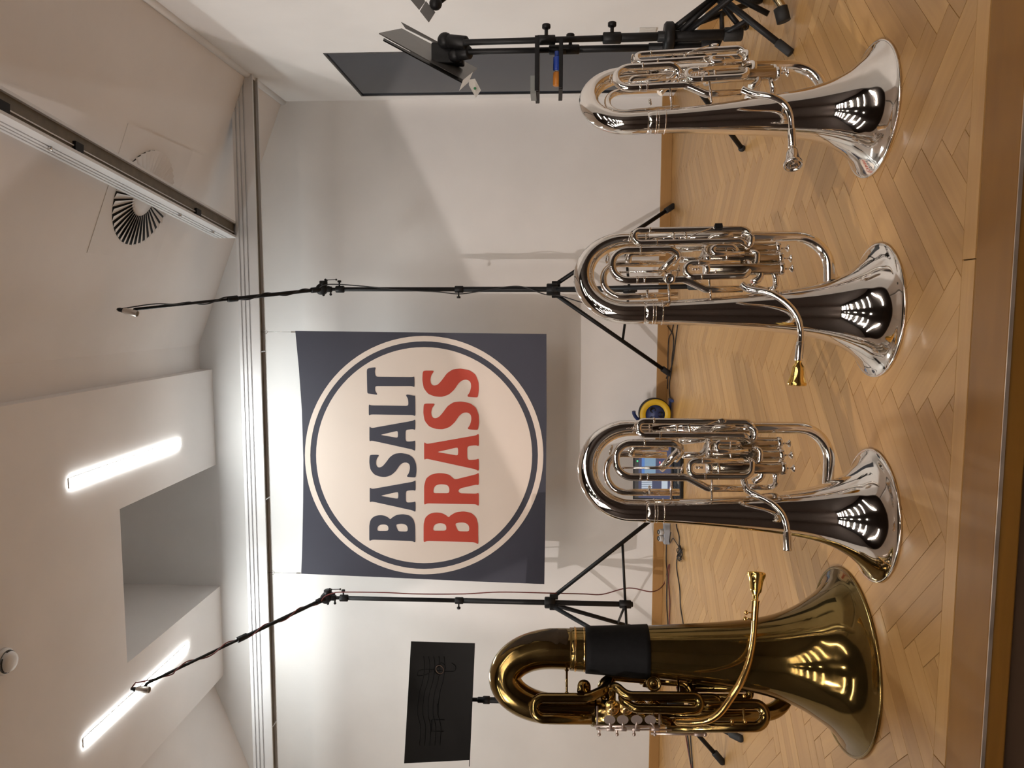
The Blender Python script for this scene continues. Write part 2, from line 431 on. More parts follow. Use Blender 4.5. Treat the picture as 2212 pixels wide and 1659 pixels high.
# ------------------------------------------------------------------ rail, beam, lights, vent, detector
def profile_rail(a, b, hh, dd, name, mats, root):
    """extruded rail from a to b; front face with three grooves, slotted underside. a,b: bottom front edge"""
    a, b = V(a), V(b); ax = (b-a); L = ax.length; ax.normalize(); upv = V((0, 0, 1)); bk = upv.cross(ax)   # into depth
    def sweep(poly):
        return [a+bk*y+upv*z for y, z in poly]
    g = .0045; gd = .008
    # main body with grooves as one outline
    z = hh; pts = [(0, 0)]
    for f in (.44, .64, .83):
        pts += [(0, f*hh-g), (gd, f*hh-g), (gd, f*hh+g), (0, f*hh+g)]
    pts += [(0, hh), (dd, hh), (dd, 0), (dd-.012, 0), (dd-.012, .015), (.012, .015), (.012, 0)]
    n = len(pts); A = sweep(pts); B = [p+ax*L for p in A]
    body = MB(); body.add(A+B, [(i, (i+1) % n, n+(i+1) % n, n+i) for i in range(n)], True)
    # end caps as a fan of quads
    body.add([A[0], A[n-1-6], A[n-1-5], A[n-1-4]], [(0, 1, 2, 3)], True)
    for E in (0, 1):
        q = [(gd, .015), (gd, hh), (dd, hh), (dd, .015)]
        body.add([a+bk*y+upv*zz+ax*L*E for y, zz in q], [(0, 1, 2, 3)], True)
    body.build('rail_profile', mats[0], root)
    sl = MB()
    sl.add([a+bk*y+upv*.0145+ax*l for l in (0, L) for y in (.012, dd-.012)], [(0, 1, 3, 2)], True)
    sl.build('rail_slot', mats[1], root)
    lip = MB()
    lip.rod(a+bk*.03+upv*.010, a+bk*.03+upv*.010+ax*L, .003, 6)
    lip.build('slot_lip', mats[0], root)
def rooted(name, loc, label, cat, group=None, rz=0):
    return tag(empty(name, loc, rz), label, cat, group)
YR = 4.36
rr = empty('ceiling_rail', (0, 0, 0)); tag(rr, 'long grooved aluminium rail crossing above the banner from left to right wall', 'rail')
profile_rail((XL, YR, 2.434), (XR, YR, 2.434), .122, .092, 'rail', (alu, alu_dark), rr)
for x in (-2.55, -1.13, -.25):
    MB().box((x, YR+.046, 2.4335), (.006, .07, .003)).build('joint_pin', steel, rr)
rb = empty('ceiling_rail', (0, 0, 0)); tag(rb, 'aluminium rail running from above the stage front to the crossing rail', 'rail')
P0, P1 = V((.405, 4.37, 2.557)), V((1.03, -.50+.0, 2.557))
P1 = P0 + (V((.64, 2.5, 2.557))-P0)*1.65
profile_rail(tuple(P0), tuple(P1), .122, .092, 'rail', (alu, alu_dark), rb)
dirb = (P1-P0).normalized(); sidev = V((0, 0, 1)).cross(dirb)
for f in (.06, .18, .50):
    q = P0+dirb*(P1-P0).length*f - sidev*.004 + V((0, 0, .055)); MB().cyl(q+sidev*.004, q-sidev*.008, .009, 10).build('bolt', steel, rb)
for f in (.15, .47, .6):
    q = P0+dirb*(P1-P0).length*f + sidev*.03 + V((0, 0, .008)); MB().box(q, (.05, .035, .014), math.atan2(dirb.y, dirb.x)).build('roller_clip', black, rb)
br = MB().box((XR-.03, 4.40, 2.515), (.06, .05, .05)); br.build('wall_bracket', alu_dark, rr)

strip_em = emit('strip_tube_glow', (.955, 1.0, .985), STRIP_W)
housing = plain('white_housing', (.75, .75, .75), .4)
for (x, lab) in ((-.812, 'bright strip light on the ceiling right of the recess'), (-2.088, 'bright strip light on the ceiling behind the tilted microphone')):
    t = rooted('strip_light', (x, 3.92, RZ), lab, 'ceiling light')
    MB().prism([(x_, y_, 0) for x_, y_ in ((-.024, -.537), (.024, -.537), (.024, .501), (.0125, .537), (-.0125, .537), (-.024, .501))], (0, 0, -.0058)).build('housing', housing, t, bevel=.003)
    d_ = MB()
    o_ = [(-.0225, -.535), (.0225, -.535), (.0225, .500), (.012, .535), (-.012, .535), (-.0225, .500)]
    d_.add([(x_, y_, -.0066) for x_, y_ in o_], [(0, 1, 2, 3, 4, 5)], True); d_.build('diffuser', strip_em, t)
hall_em = emit('hall_tube_glow', (1, .88, .78), HALL_W)
for i in range(8):
    for x in (-2.75, 1.75):
        t = rooted('strip_light', (x, -.2-1.15*i, HZ), 'strip light on the dark hall ceiling behind the camera', 'ceiling light', 'hall strip lights reflected in the bells')
        MB().box((0, 0, -.01), (2.3, .07, .02)).build('housing', housing, t)
        MB().tube([(-1.12, 0, -.03), (1.12, 0, -.03)], .008, 10).build('diffuser', hall_em, t)
for i in range(5):
    t = rooted('downlight', (-.5, -1.2-1.5*i, HZ), 'small round downlight along the middle of the dark hall ceiling', 'ceiling light', 'hall downlights reflected in the bells')
    MB().lathe([(.0, 0), (.085, 0), (.09, -.012), (.07, -.014), (.065, -.004), (0, -.004)], n=24).build('ring', housing, t)
    MB().lathe([(.0, -.006), (.06, -.006)], n=24).build('lens', hall_em, t)

# swirl air diffuser in the slope
th = math.atan(.387)
t = rooted('ceiling_vent', (.545, 3.757, slope_r(.545)), 'white square swirl air vent in the sloping ceiling', 'vent')
t.rotation_euler = (0, th, 0)
vent_w = plain('vent_white', (.80, .765, .745), .6, var=.02)
vent_d = plain('vent_slot_dark', (.03, .03, .03), .8)
v = MB()
VR = .243
n = 72
outer = [];
for i in range(n):
    q = 2*math.pi*i/n; cq, sq = math.cos(q), math.sin(q); f = .31/max(abs(cq), abs(sq)); outer.append((cq*f, sq*f))
for zz in (-.0025,):
    vs = [(x_, y_, zz) for x_, y_ in outer]+[(VR*math.cos(2*math.pi*i/n), VR*math.sin(2*math.pi*i/n), zz) for i in range(n)]+[(x_, y_, .0) for x_, y_ in outer]+[(VR*math.cos(2*math.pi*i/n), VR*math.sin(2*math.pi*i/n), .02) for i in range(n)]
    v.add(vs, [(i, (i+1) % n, n+(i+1) % n, n+i) for i in range(n)]+[(i, 2*n+i, 2*n+(i+1) % n, (i+1) % n) for i in range(n)]+[(n+i, n+(i+1) % n, 3*n+(i+1) % n, 3*n+i) for i in range(n)], True)
v.build('face_plate', vent_w, t)
MB().cyl((0, 0, -.004), (0, 0, .004), .092, 40).build('hub', vent_w, t)
MB().cyl((0, 0, -.0015), (0, 0, -.0005), VR+.001, 48).build('slot_backing', vent_d, t)
nb = 40
bl = MB()
for i in range(nb):
    q0 = 2*math.pi*i/nb; q1 = q0+2*math.pi/nb*.78
    pr_ = []
    for (q, z_) in ((q0, -.0035), (q1, -.0125)):
        for r_ in (.090, VR+.001): pr_.append((r_*math.cos(q), r_*math.sin(q), z_))
    fb = MB().add(pr_+[(p[0], p[1], p[2]+.0012) for p in pr_], [(0, 1, 3, 2), (4, 6, 7, 5), (0, 4, 5, 1), (2, 3, 7, 6), (0, 2, 6, 4), (1, 5, 7, 3)], True)
    fb.build('blade', vent_w, t)
t = rooted('smoke_detector', (-1.446, 2.90, RZ), 'round white smoke detector on the flat ceiling', 'smoke detector')
MB().lathe([(.0, 0), (.055, 0), (.055, -.012), (.05, -.02), (.047, -.021)], n=32).build('base', housing, t)
MB().lathe([(.042, -.02), (.042, -.032), (.036, -.042), (.02, -.047), (0, -.048)], n=32).build('cap', housing, t)
for k_ in range(3):
    q = 2*math.pi*k_/3+.5
    MB().tube([(.0425*math.cos(q+x_), .0425*math.sin(q+x_), -.027) for x_ in (-.7, -.35, 0, .35, .7)], .003, 6).build('slot', vent_d, t)

# ------------------------------------------------------------------ banner
navy = plain('banner_navy', (.036, .038, .058), .55, var=.04, scale=5, spec=.4)
cream = plain('banner_cream', (.74, .645, .575), .6, var=.015, scale=4, spec=.3)
red = plain('banner_red', (.47, .056, .032), .55, var=.03, scale=5, spec=.3)
YB = 4.395
ban = rooted('banner', (-.86, YB, .77), 'square navy banner with BASALT BRASS in a cream circle hanging from the rail', 'banner')
def bc(cx_, cy_, y=YB): 
    p = ony(620+cx_/2.812, 690+cy_/2.812, y); return (p.x+.86, p.y-YB, p.z-.77)
edge = [(50, 70), (72, 300), (90, 550), (99, 850), (98, 1100), (92, 1400), (86, 1545), (600, 1567), (1100, 1590), (1563, 1608), (1571, 1100), (1577, 600), (1576, 88), (1000, 82), (500, 75)]
mb = MB()
mb.prism([bc(*p) for p in edge], (0, .004, 0)); mb.build('cloth', navy, ban)
def disc(R_, yy, name, mat, rin=0):
    n = 96; C_ = (833, 824)
    pts = [bc(C_[0]+R_*math.cos(2*math.pi*i/n)*1.0, C_[1]+R_*math.sin(2*math.pi*i/n)) for i in range(n)]
    if rin:
        q = [bc(C_[0]+rin*math.cos(2*math.pi*i/n), C_[1]+rin*math.sin(2*math.pi*i/n)) for i in range(n)]
        mb = MB().add([(p[0], yy, p[2]) for p in pts]+[(p[0], yy, p[2]) for p in q], [(i, (i+1) % n, n+(i+1) % n, n+i) for i in range(n)], True)
    else: mb = MB().add([(p[0], yy, p[2]) for p in pts], [tuple(range(n))], True)
    return mb.build(name, mat, ban)
disc(656, -.0012, 'printed_disc', cream); disc(724, -.0012, 'printed_ring', cream, 691)
LB = ([(500,1347),(518,1337),(762,1345),(780,1357),(779,1250),(770,1215),(745,1190),(705,1182),(665,1187),(638,1203),(628,1215),(615,1202),(590,1190),(560,1188),(530,1195),(508,1215),(500,1250)],
      [[(548,1284),(615,1284),(617,1262),(608,1248),(585,1244),(562,1248),(550,1262)], [(678,1287),(733,1288),(734,1262),(722,1246),(700,1240),(675,1242),(661,1248),(670,1272)]])
LA = ([(503,1112),(515,1105),(765,1160),(781,1170),(781,1104),(768,1110),(728,1112),(722,1100),(722,1050),(728,1040),(768,1036),(781,1042),(781,975),(768,985),(515,1030),(503,1018)],
      [[(568,1071),(672,1089),(676,1080),(676,1055),(672,1047)]])
LS = ([(502,830),(508,822),(557,822),(558,828),(545,845),(540,870),(545,893),(560,900),(580,893),(600,870),(625,835),(655,815),(695,811),(740,820),(770,842),(785,880),(787,920),(782,955),(778,960),(732,957),(728,950),(740,935),(748,905),(745,880),(728,868),(705,870),(685,885),(662,920),(635,945),(600,957),(565,955),(530,942),(507,912),(500,870)], [])
LL = ([(497,585),(510,577),(765,581),(780,588),(779,462),(770,463),(728,455),(722,462),(735,480),(738,515),(732,525),(510,522),(497,515)], [])
LT = ([(485,310),(488,447),(494,450),(548,458),(548,452),(535,435),(535,412),(540,405),(762,405),(775,412),(774,345),(762,350),(545,348),(537,340),(533,312),(540,295),(535,290),(490,297)], [])
LR = ([(833,1127),(850,1117),(1148,1122),(1165,1135),(1165,1052),(1150,1058),(1055,1056),(1042,1048),(1042,1035),(1055,1025),(1150,1003),(1165,1007),(1165,930),(1150,940),(1020,972),(1005,960),(985,942),(950,934),(915,933),(875,942),(845,965),(833,1010)],
      [[(888,1055),(985,1055),(987,1025),(975,1005),(940,1000),(910,1004),(892,1020)]])
def mp_(L, fx, fy): return ([(fx(a), fy(b)) for a, b in L[0]], [[(fx(a), fy(b)) for a, b in h] for h in L[1]])
ident = lambda a: a
letters = [(LB, navy, 'B'), (LA, navy, 'A'), (LS, navy, 'S'), (mp_(LA, lambda a: a-2, lambda b: b-370), navy, 'A'), (LL, navy, 'L'), (LT, navy, 'T'),
    (mp_(LB, lambda a: 830+(a-500)*332/280, lambda b: 1165+(b-1182)*202/175), red, 'B'), (LR, red, 'R'),
    (mp_(LA, lambda a: 833+(a-503)*332/278, lambda b: 692+(b-975)*230/195), red, 'A'),
    (mp_(LS, lambda a: 828+(a-500)*340/288, lambda b: 498+(b-811)*172/148), red, 'S'),
    (mp_(LS, lambda a: 822+(a-500)*345/288, lambda b: 298+(b-811)*175/148), red, 'S')]
def smooth_poly(pts, it=1):
    for _ in range(it):
        out = []
        for i in range(len(pts)):
            a, b = pts[i], pts[(i+1) % len(pts)]
            L_ = math.hypot(b[0]-a[0], b[1]-a[1]); f = min(.25, 7/L_)
            out.append((a[0]+(b[0]-a[0])*f, a[1]+(b[1]-a[1])*f)); out.append((b[0]-(b[0]-a[0])*f, b[1]-(b[1]-a[1])*f))
        pts = out
    return pts
for L, mat, ch in letters:
    cu = bpy.data.curves.new('letter', 'CURVE'); cu.dimensions = '2D'; cu.fill_mode = 'BOTH'
    for lp in [L[0]]+L[1]:
        lp = smooth_poly(lp, 2)
        sp = cu.splines.new('POLY'); sp.points.add(len(lp)-1)
        for q, p in zip(sp.points, lp):
            w_ = bc(*p); q.co = (w_[0], w_[2], 0, 1)
        sp.use_cyclic_u = True
    tmp = bpy.data.objects.new('tmp', cu); COL.objects.link(tmp)
    bpy.context.view_layer.update()
    me = bpy.data.meshes.new_from_object(tmp.evaluated_get(bpy.context.evaluated_depsgraph_get()))
    bpy.data.objects.remove(tmp)
    for vv in me.vertices: vv.co = (vv.co.x, -.0022, vv.co.y)
    me.materials.clear(); me.materials.append(mat)
    o = bpy.data.objects.new('letter', me); COL.objects.link(o); o.parent = ban
    o['label'] = 'printed letter '+ch
for px, py, qx, qy in ((575, 717, 641, 717), (590, 1237, 652, 1238)):
    a = ony(px, py, YB+.005); b = ony(qx, qy, YB+.005); a.z = 2.445
    w_ = MB().rod((a.x+.86, a.y-YB, a.z-.77), (b.x+.86, b.y-YB, b.z-.77-.01), .0012, 6)
    w_.build('hanging_wire', steel, ban)
    MB().box((b.x+.86, .005, b.z-.77+.02), (.008, .006, .026)).build('crimp', steel, ban)
    MB().torus((a.x+.86, .005, a.z-.77-.03), (0, 1, 0), .011, .0014, 16, 6).build('hook', steel, ban)

# ------------------------------------------------------------------ euphoniums
class Ins:
    """an instrument standing on its bell: root at the bell centre; E() gives local points from directions seen by the lens
    on vertical planes through the instrument"""
    def __init__(s, name, bx, by, turn, label, cat, crop):
        o = onz(bx, by); s.O = V((o.x, o.y, 0)); s.face = math.atan2(-o.x, o.y)    # local -y looks at the lens at turn 0
        s.turn = turn; s.rz = s.face+turn
        s.root = tag(empty(name, s.O, s.rz), label, cat)
        s.crop = crop
        s.nrm = V((math.sin(s.face), -math.cos(s.face), 0))
    def P(s, cx_, cy_, t=0):
        x0, y0, sc_ = s.crop; px, py = x0+cx_/sc_, y0+cy_/sc_
        d = ray(px, py); q = s.O + s.nrm*t
        p = CAM + d*((q-CAM).dot(s.nrm)/d.dot(s.nrm))
        return Matrix.Rotation(-s.rz, 3, 'Z') @ (p-s.O)

def thick(prof, w=.0012):
    return prof + [(r-w, z) for r, z in reversed(prof)]
def lathe_shear(mb, prof, sx, n=64):
    """bell about the local z axis whose centre drifts sideways with height"""
    k = len(prof); vs = []
    for r, z in prof:
        for j in range(n):
            q = 2*math.pi*j/n; vs.append((r*math.cos(q)+sx(z), r*math.sin(q), z))
    mb.add(vs, [(i*n+j, i*n+(j+1) % n, (i+1)*n+(j+1) % n, (i+1)*n+j) for i in range(k-1) for j in range(n)])
def resample(prof, n=40):
    """smooth a (r,z) profile"""
    P = spline([(r, 0, z) for r, z in prof], 6); return [(p.x, p.z) for p in P]

MODEL = Ins('model', 1884, 1112, 0, '', '', (1220, 880, 2.9105))
bpy.data.objects.remove(MODEL.root)
ADJ = None
def e(cx_, cy_, t=0):
    p = MODEL.P(cx_, cy_, t)
    if ADJ and t >= .02: p = V((p.x+ADJ[2], p.y*ADJ[1]-ADJ[0], p.z))
    return p

def mouthpiece(name, root, a, direction, mat, scale=1.0, label=None):
    """shank enters the receiver at a, cup rim looks along direction"""
    pr_ = [(.0045, -.012), (.0058, 0), (.0066, .008), (.0082, .013), (.0118, .0175), (.0132, .023), (.0138, .030), (.0152, .039), (.0178, .047), (.0197, .0515), (.0206, .054), (.0206, .0580), (.0195, .0600), (.0168, .0595), (.0150, .0570), (.0128, .048), (.010, .037), (.003, .028), (.0028, .015)]
    mb = MB().lathe([(r*scale, h*scale) for r, h in pr_], a, direction, 32)
    o = mb.build(name, mat, root)
    if label: o['label'] = label
    return o

def lean(ins, k, sz=1.0):
    d_ = Matrix.Rotation(-ins.turn, 3, 'Z') @ V((1, 0, 0))
    done = set()
    for o in ins.root.children_recursive:
        if o.type == 'MESH' and o.data.name not in done:
            done.add(o.data.name)
            for v in o.data.vertices: v.co = V((v.co.x, v.co.y, v.co.z*sz)) + d_*(k*max(0, v.co.z-.02))

def euphonium(ins, pipe, mouth, gold_mouth=None):
    r = ins.root
    S = silver
    # bell, standing on its rim
    xt = e(600, 652).x; zt = e(560, 652).z
    prof = [(.1500, .0022), (.1496, .004), (.1440, .0085), (.1330, .0150), (.1190, .0260), (.1060, .0400), (.0935, .0560), (.0820, .0760), (.0715, .1000), (.0625, .1300), (.0560, .1620), (.0505, .2000), (.0445, .2500), (.0395, .3000), (.0350, .3500), (.0312, .4000), (.0282, .4500), (.0265, zt+.02)]
    sx = lambda z: xt*max(0, (z-.05))/(zt-.05)
    mb = MB(); pp = resample(prof); lathe_shear(mb, pp+[(q[0]-.0012, q[1]) for q in reversed(pp)], sx); mb.build('bell', S, r)
    MB().torus((0, 0, .003), (0, 0, 1), .1490, .003, 72, 8).build('bell_rim', S, r)
    # bottom bow
    x1, x2 = xt, e(430, 127).x
    z_c = e(415, 640).z; z_t = e(142, 390).z
    cxm = (x1+x2)/2; hx = (x2-x1)/2
    path = [V((x1, 0, zt+.005))]
    path += [V((cxm-hx*math.cos(math.pi*i/28), .012*i/28, z_c+(z_t-z_c)*math.sin(math.pi*i/28))) for i in range(29)]
    zb = e(1180, 128).z
    path += [V((x2+.001, .012, z_c-.05))]
    mb = MB().tube(path, ramp(path, [(0, .0263), (.12, .0262), (.5, .0235), (.85, .0195), (1, .018)]), 28, False); mb.build('bottom_bow', S, r)
    # branch coming down at the valves' side and turning in behind the bell
    p2 = fillet([(x2+.001, .012, z_c-.045), e(1000, 128, -.012), e(1672, 128, -.02), e(1650, 550, -.055), e(1600, 640, -.048)], [0, 0, .085, .03, 0], 14)
    MB().tube(p2, ramp(p2, [(0, .0178), (.35, .0150), (.6, .0138), (1, .0125)]), 22).build('branch_tube', S, r)
    # ferrules
    for cxx, rr_ in ((560, .0282), (576, .0275), (618, .0288)):
        z_ = e(cxx, 652).z; MB().torus((sx(z_), 0, z_), (0, 0, 1), rr_-.001, .0014, 36, 8).build('ferrule', S, r)
    MB().torus((x2+.001, .012, z_c-.045), (0, 0, 1), .0182, .0016, 28, 8).build('ferrule', S, r)
    def pipe_(name, pts, rad, fl, label=None, n=14, mat=None):
        p_ = fillet([e(*q) for q in pts], fl, 9); o = MB().tube(p_, rad, n).build(name, mat or S, r)
        if label: o['label'] = label
        return o
    # slides
    s1 = pipe_('tuning_slide', [(1185, 205, .03), (1180, 92, .042), (460, 86, .042), (465, 174, .042), (1130, 178, .042), (1165, 205, .03)], .0074, [0, .02, .0145, .0145, .012, 0])
    s2 = pipe_('tuning_slide', [(1120, 508, .028), (900, 508, .03), (770, 440, .045), (322, 438, .047), (322, 224, .047), (690, 226, .045), (745, 262, .03), (690, 330, .01)], .0086, [0, .025, .03, .036, .036, .025, .02, 0], n=16)
    s2b = pipe_('tuning_slide', [(640, 300, -.012), (262, 290, -.012), (262, 535, -.006), (720, 533, .0)], .0080, [0, .04, .045, 0])
    s3 = pipe_('tuning_slide', [(1120, 337, .058), (785, 336, .062), (785, 434, .062), (1172, 434, .06), (1178, 338, .05), (1140, 320, .03)], .0077, [0, .0165, .0165, .02, .012, 0])
    s4 = pipe_('tuning_slide', [(1150, 278, .06), (955, 274, .062), (955, 222, .062), (1085, 222, .055), (1110, 262, .03)], .0066, [0, .0095, .0095, .012, 0])
    pipe_('knuckle_tube', [(740, 250, .028), (600, 392, .005)], .0086, 0)
    pipe_('knuckle_tube', [(650, 250, .012), (420, 252, .012), (420, 300, .0)], .0080, [0, .012, 0])
    pipe_('knuckle_tube', [(1150, 500, .01), (1300, 505, -.015), (1330, 480, .02), (1325, 385, .044)], .0068, [0, .02, .02, 0])
    pipe_('knuckle_tube', [(740, 300, .01), (870, 300, .0), (905, 215, .0), (1150, 215, .005)], .0076, [0, .02, .02, 0])
    pipe_('knuckle_tube', [(720, 215, .0), (900, 205, -.01), (930, 130, .0), (1070, 118, .02)], .0068, [0, .03, .02, 0])
    pipe_('knuckle_tube', [(905, 400, .03), (905, 220, .02)], .0072, 0)
    pipe_('knuckle_tube', [(1130, 125, .03), (1200, 135, .045), (1195, 200, .045), (1150, 215, .02)], .0070, [0, .012, .012, 0])
    pipe_('knuckle_tube', [(1180, 255, .04), (1232, 268, .05), (1226, 345, .05), (1180, 360, .03)], .0068, [0, .014, .014, 0])
    pipe_('knuckle_tube', [(1180, 470, .03), (1240, 440, .035), (1240, 385, .044)], .0082, [0, .015, 0])
    # slide collars and sleeves
    for sl, pts in ((s1, ((560, 86, .042), (600, 175, .042))), (s2, ((475, 438, .047), (500, 224, .047), (520, 438, .047))), (s3, ((865, 336, .062), (880, 434, .062)))):
        for q in pts:
            pz = e(*q); MB().cyl(pz+V((0, 0, -.0022)), pz+V((0, 0, .0022)), .0092 if sl is s2 else .0082, 16).build('collar', S, sl)
    # pull rings on the slide crooks
    for sl, q in ((s1, (438, 130, .042)), (s3, (738, 385, .062)), (s2, (290, 268, .02)), (s4, (935, 247, .066))):
        MB().torus(e(*q), (.3, .2, 1) if sl is not s4 else (0, 1, .2), .0105, .0017, 20, 8).build('pull_ring', S, sl)
    # braces
    for a, b in (((775, 75, .042), (790, 185, .042)), ((1020, 165, .042), (1022, 225, .05)), ((962, 318, .064), (972, 446, .064)), ((1042, 222, .062), (1044, 345, .06)), ((670, 455, .045), (668, 575, .02)), ((925, 450, .05), (925, 580, .03)), ((370, 380, .045), (740, 380, .05)), ((830, 378, .06), (862, 378, .06)), ((532, 500, .02), (534, 540, .02)), ((705, 110, .03), (706, 215, .02))):
        p_, q_ = e(*a), e(*b)
        mb = MB().rod(p_, q_, .0024, 10).cyl(p_+(q_-p_)*.36, p_+(q_-p_)*.64, .0034, 12).ball(p_, .0034, 10).ball(q_, .0034, 10)
        mb.build('brace', S, r)
    # water key
    mb = MB().tube([e(*q) for q in ((800, 150, .058), (870, 118, .06), (950, 88, .06))], .0014, 8)
    wk = mb.build('water_key', S, r)
    MB().ball(e(990, 84, .06), .0078, 14, (.75, .3, 1.25)).build('touch_plate', S, wk)
    # pistons
    for cy_, c_end, t_ in ((225, 1352, .0), (298, 1364, .022), (380, 1378, .044)):
        a, b = e(905, cy_, t_), e(c_end, cy_, t_); a.x = b.x = e(1200, cy_, t_).x
        a.y = b.y
        ca = MB().cyl(a, b, .0140, 24); v_ = ca.build('valve_casing', silver_in, r)
        ax = V((0, 0, -1))
        MB().lathe([(.0140, 0), (.0156, .001), (.0156, .009), (.0145, .011), (.006, .0118), (0, .0118)], b+V((0, 0, .008)), ax, 24).build('valve_cap', S, v_)
        MB().lathe([(0, 0), (.012, 0), (.0146, .002), (.0146, .012), (.0131, .013)], a+V((0, 0, .006)), ax, 24).build('top_cap', S, v_)
        st = MB().rod(b, b+V((0, 0, -.018)), .0024, 10); st.build('valve_stem', S, v_)
        MB().lathe([(0, 0), (.003, 0), (.0036, .001), (.0085, .0045), (.0090, .0058), (.0088, .0072), (.004, .0078), (0, .0078)], b+V((0, 0, -.016)), ax, 20).build('finger_button', S, v_)
    # leadpipe and mouthpiece
    pts = [ins.P(*q) for q in pipe]; sp = spline(pts, 9)
    MB().tube(sp, ramp(sp, [(0, .0078), (.6, .0068), (.8, .0062), (1, .0066)]), 18).build('leadpipe', S, r)
    dv = (pts[-1]-pts[-2]).normalized()
    MB().lathe([(.0066, 0), (.0086, .002), (.0086, .034), (.0092, .036), (.0092, .041), (.0078, .042), (.0060, .040), (.0060, 0)], pts[-1]-dv*.036, dv, 20).build('receiver', S, r)
    q = ins.P(*mouth[0]) if mouth else None
    MB().rod(pts[-3], (sx(pts[-3].z), -.035, pts[-3].z), .0024, 8).build('brace', S, r)
    if mouth:
        md = (ins.P(*mouth[1])-ins.P(*mouth[0])).normalized()
        mouthpiece('mouthpiece', r, pts[-1], md, gold if gold_mouth else S, label='gold plated mouthpiece' if gold_mouth else None)

e3 = Ins('euphonium', 1884, 1112, 0, 'silver euphonium without mouthpiece, standing beside the brass tuba', 'euphonium', (1220, 880, 2.9105))
euphonium(e3, [(1125, 455, .045), (1150, 520, .06), (1230, 565, .075), (1310, 610, .09), (1372, 680, .098), (1398, 770, .10), (1400, 885, .10)], None)
ADJ = (.012, .45, -.009)
e2 = Ins('euphonium', 1893, 671, R(24), 'silver euphonium with a gold mouthpiece, right of the one without mouthpiece', 'euphonium', (1220, 460, 2.9105))
euphonium(e2, [(1130, 440, .05), (1170, 468, .06), (1300, 495, .08), (1400, 555, .09), (1470, 640, .095), (1494, 740, .095), (1490, 830, .095), (1482, 905, .095)], ((1482, 905, .095), (1472, 1030, .095)), True)
q = e2.P(985, 74, .03); MB().box(q, (.012, .010, .016)).cyl(q+V((0, 0, -.009)), q+V((0, 0, .009)), .0045, 10).build('lyre_clip', black, e2.root)['label'] = 'small black clip on the outer slide'
q = e2.P(683, 395, .055); ax_ = V((-.55, -.8, .1)).normalized()
o = MB().lathe([(.0105, -.06), (.0105, -.004), (.0125, -.003), (.0128, .003), (.0105, .006), (.0045, .0065), (.0040, .004), (0, .004)], q, ax_, 28).build('side_valve', silver, e2.root)
MB().lathe([(0, .0042), (.0036, .0042)], q, ax_, 16).build('valve_vent', rubber, o)
lean(e2, -.013, 1.018)
ADJ = (.006, .75, -.002)
e1 = Ins('euphonium', 1884, 239, R(51), 'silver euphonium with a silver mouthpiece, turned away at the far right', 'euphonium', (1220, 60, 2.9105))
euphonium(e1, [(1120, 350, .06), (1190, 380, .075), (1290, 400, .09), (1370, 440, .095), (1415, 510, .10), (1428, 610, .105), (1432, 715, .11)], ((1432, 715, .11), (1436, 790, .135)))
lean(e1, -.042, 1.0)

